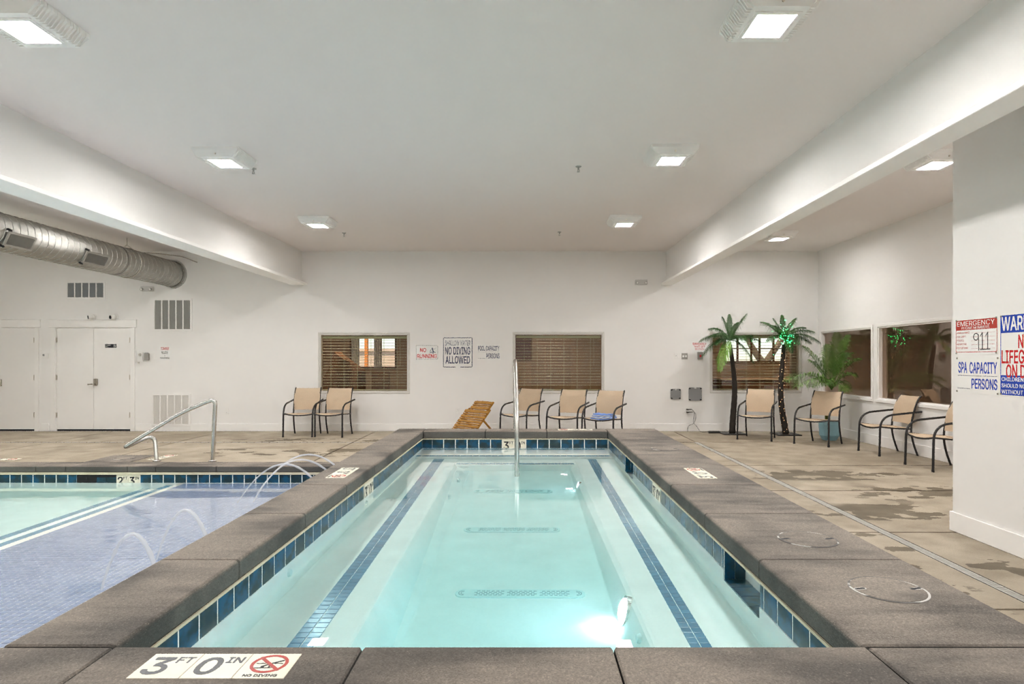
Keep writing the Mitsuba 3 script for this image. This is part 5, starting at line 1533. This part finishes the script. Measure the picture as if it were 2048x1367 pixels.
tips2 = [(743, 115, -0.1, 0.10, 0.17, 'm_leaf'), (945, 52, 0.1, 0.03, 0.14, 'm_leaf'), (862, 84, 0.1, 0.05, 0.14, 'm_leaf'), (1083, 80, 0.1, 0.05, 0.15, 'm_leaf'), (1172, 170, 0.0, 0.13, 0.15, 'm_leaf'), (1262, 213, -0.05, 0.16, 0.15, 'm_leaf'), (1318, 315, -0.1, 0.22, 0.16, 'm_leaf'),
         (806, 300, -0.25, 0.16, 0.14, 'm_leaf'), (1040, 412, -0.25, 0.20, 0.13, 'm_leaf'), (1110, 330, -0.35, 0.18, 0.14, 'm_leaf'), (900, 200, -0.30, 0.10, 0.14, 'm_leaf'), (1060, 210, -0.35, 0.12, 0.14, 'm_leaf'), (1230, 320, 0.15, 0.16, 0.14, 'm_leaf'), (850, 150, 0.2, 0.1, 0.14, 'm_leaf')]
pal2, c2, tr2 = palm('artificial palm with green fairy lights in its crown, right of the two', 11.72, [(985, 1215), (958, 1040), (938, 880), (935, 740), (950, 520), (962, 380), (965, 330)], (962, 285), tips2)
rng = np.random.RandomState(11)
bulb = trimesh.creation.icosphere(subdivisions=0, radius=0.009)


def bulbs(pts, r):
    out = []
    for p in pts:
        m_ = bulb.copy()
        m_.apply_scale(r / 0.009)
        m_.apply_translation(p)
        out.append(m_)
    return cat(out)


gp = [c2 + np.array([-0.09 + 0.07 * rng.randn(), -0.14 - 0.12 * rng.rand(), 0.10 + 0.16 * rng.randn()]) for _ in range(26)] + [c2 + np.array([0.07 * rng.randn(), -0.16 - 0.1 * rng.rand(), -0.04 + 0.05 * rng.randn()]) for _ in range(20)]
gp += [c2 + np.array([0.17 * rng.randn(), -0.15 * rng.rand() - 0.03, 0.05 + 0.10 * rng.randn()]) for _ in range(22)]
part(pal2, 'green_fairy_lights', bulbs(gp, 0.0085), 'm_white_plastic', kind='stuff', label='glowing green fairy lights', emitter={'type': 'area', 'radiance': rgb(0.01, 0.75, 0.15)})
wp_ = [tr2[i] + np.array([0.058 * math.cos(i * 2.4), -0.056 * abs(math.sin(i * 2.4)) - 0.004, 0]) for i in np.arange(0, 36)]
part(pal2, 'amber_fairy_lights', bulbs(wp_, 0.006), 'm_white_plastic', kind='stuff', label='small amber fairy lights on the trunk', emitter={'type': 'area', 'radiance': rgb(0.45, 0.20, 0.07)})
part(pal1, 'unlit_fairy_lights', bulbs([tr1[i] + np.array([0.060 * math.cos(i * 2.4), -0.058 * abs(math.sin(i * 2.4)), 0]) for i in np.arange(0, 34)], 0.006), 'm_trunk', kind='stuff')

# potted areca palm
k = thing('potted_palm', 'leafy green palm in a pale blue faceted pot in the corner', 'potted plant')
c5 = lambda x, y, d: W(1560 + x / 4.271, 620 + y / 4.271, d)
pc = c5(420, 0, 10.95)[:2]
pot = trimesh.Trimesh(process=False)
prof = [(0.0, 0.0), (0.115, 0.0), (0.165, 0.085), (0.175, 0.28), (0.160, 0.345), (0.148, 0.345), (0.148, 0.30), (0.0, 0.30)]
pm = trimesh.creation.revolve(np.array(prof), sections=10)
pm.apply_translation([pc[0], pc[1], 0.0])
part(k, 'pot', pm, 'm_pot', label='pale blue faceted pot')
part(k, 'soil', disc([pc[0], pc[1], 0.298], [0, 0, 1], 0.147, 0.012, 20), 'm_soil')
root = np.array([pc[0], pc[1], 0.31])
for i, (a, r_) in enumerate([(0.0, 0.0), (2.1, 0.05), (4.2, 0.05), (1.0, 0.04)]):
    b0 = root + np.array([r_ * math.cos(a), r_ * math.sin(a), 0])
    part(k, 'stem', sweep(spline([b0, b0 + [0.0, 0, 0.2], c5(445, 640, 10.95) * 0.6 + b0 * 0.4 + [0.02 * i, 0, 0.0]], 10), np.linspace(0.024, 0.012, 10), 8), 'm_cane', smooth=True)
hub = c5(445, 660, 10.95)
tips3 = [(480, 200, 0.0, 0.02, 0.24), (612, 220, 0.15, 0.10, 0.22), (770, 372, 0.1, 0.22, 0.24), (760, 420, -0.25, 0.20, 0.22), (200, 312, 0.1, 0.14, 0.22), (250, 430, 0.25, 0.12, 0.20), (58, 600, -0.2, 0.30, 0.26), (150, 650, -0.35, 0.30, 0.24), (270, 650, -0.30, 0.22, 0.18), (640, 560, -0.20, 0.18, 0.20), (560, 690, -0.30, 0.2, 0.17), (400, 300, 0.3, 0.05, 0.2), (380, 640, -0.35, 0.25, 0.15), (680, 660, 0.1, 0.2, 0.16)]
for i, (x, y, dy, rise, leaf) in enumerate(tips3):
    tip = c5(x, y, 10.9 + dy)
    tip[0] = min(tip[0], RIGHT - 0.06)
    L = np.linalg.norm(tip - hub)
    m_ = frond(hub + np.array([0.012 * math.cos(i * 2), 0.012 * math.sin(i * 2), -0.02 * (i % 3)]), tip, rise, int(14 + 22 * L), leaf * 1.35, 300 + i, droop=0.45, width=0.014, r0=0.008, start=0.22, fold=0.35)
    v_ = np.array(m_.vertices)
    v_[:, 0] = np.minimum(v_[:, 0], RIGHT - 0.02)
    m_.vertices = v_
    part(k, 'frond', m_, 'm_leaf_areca')
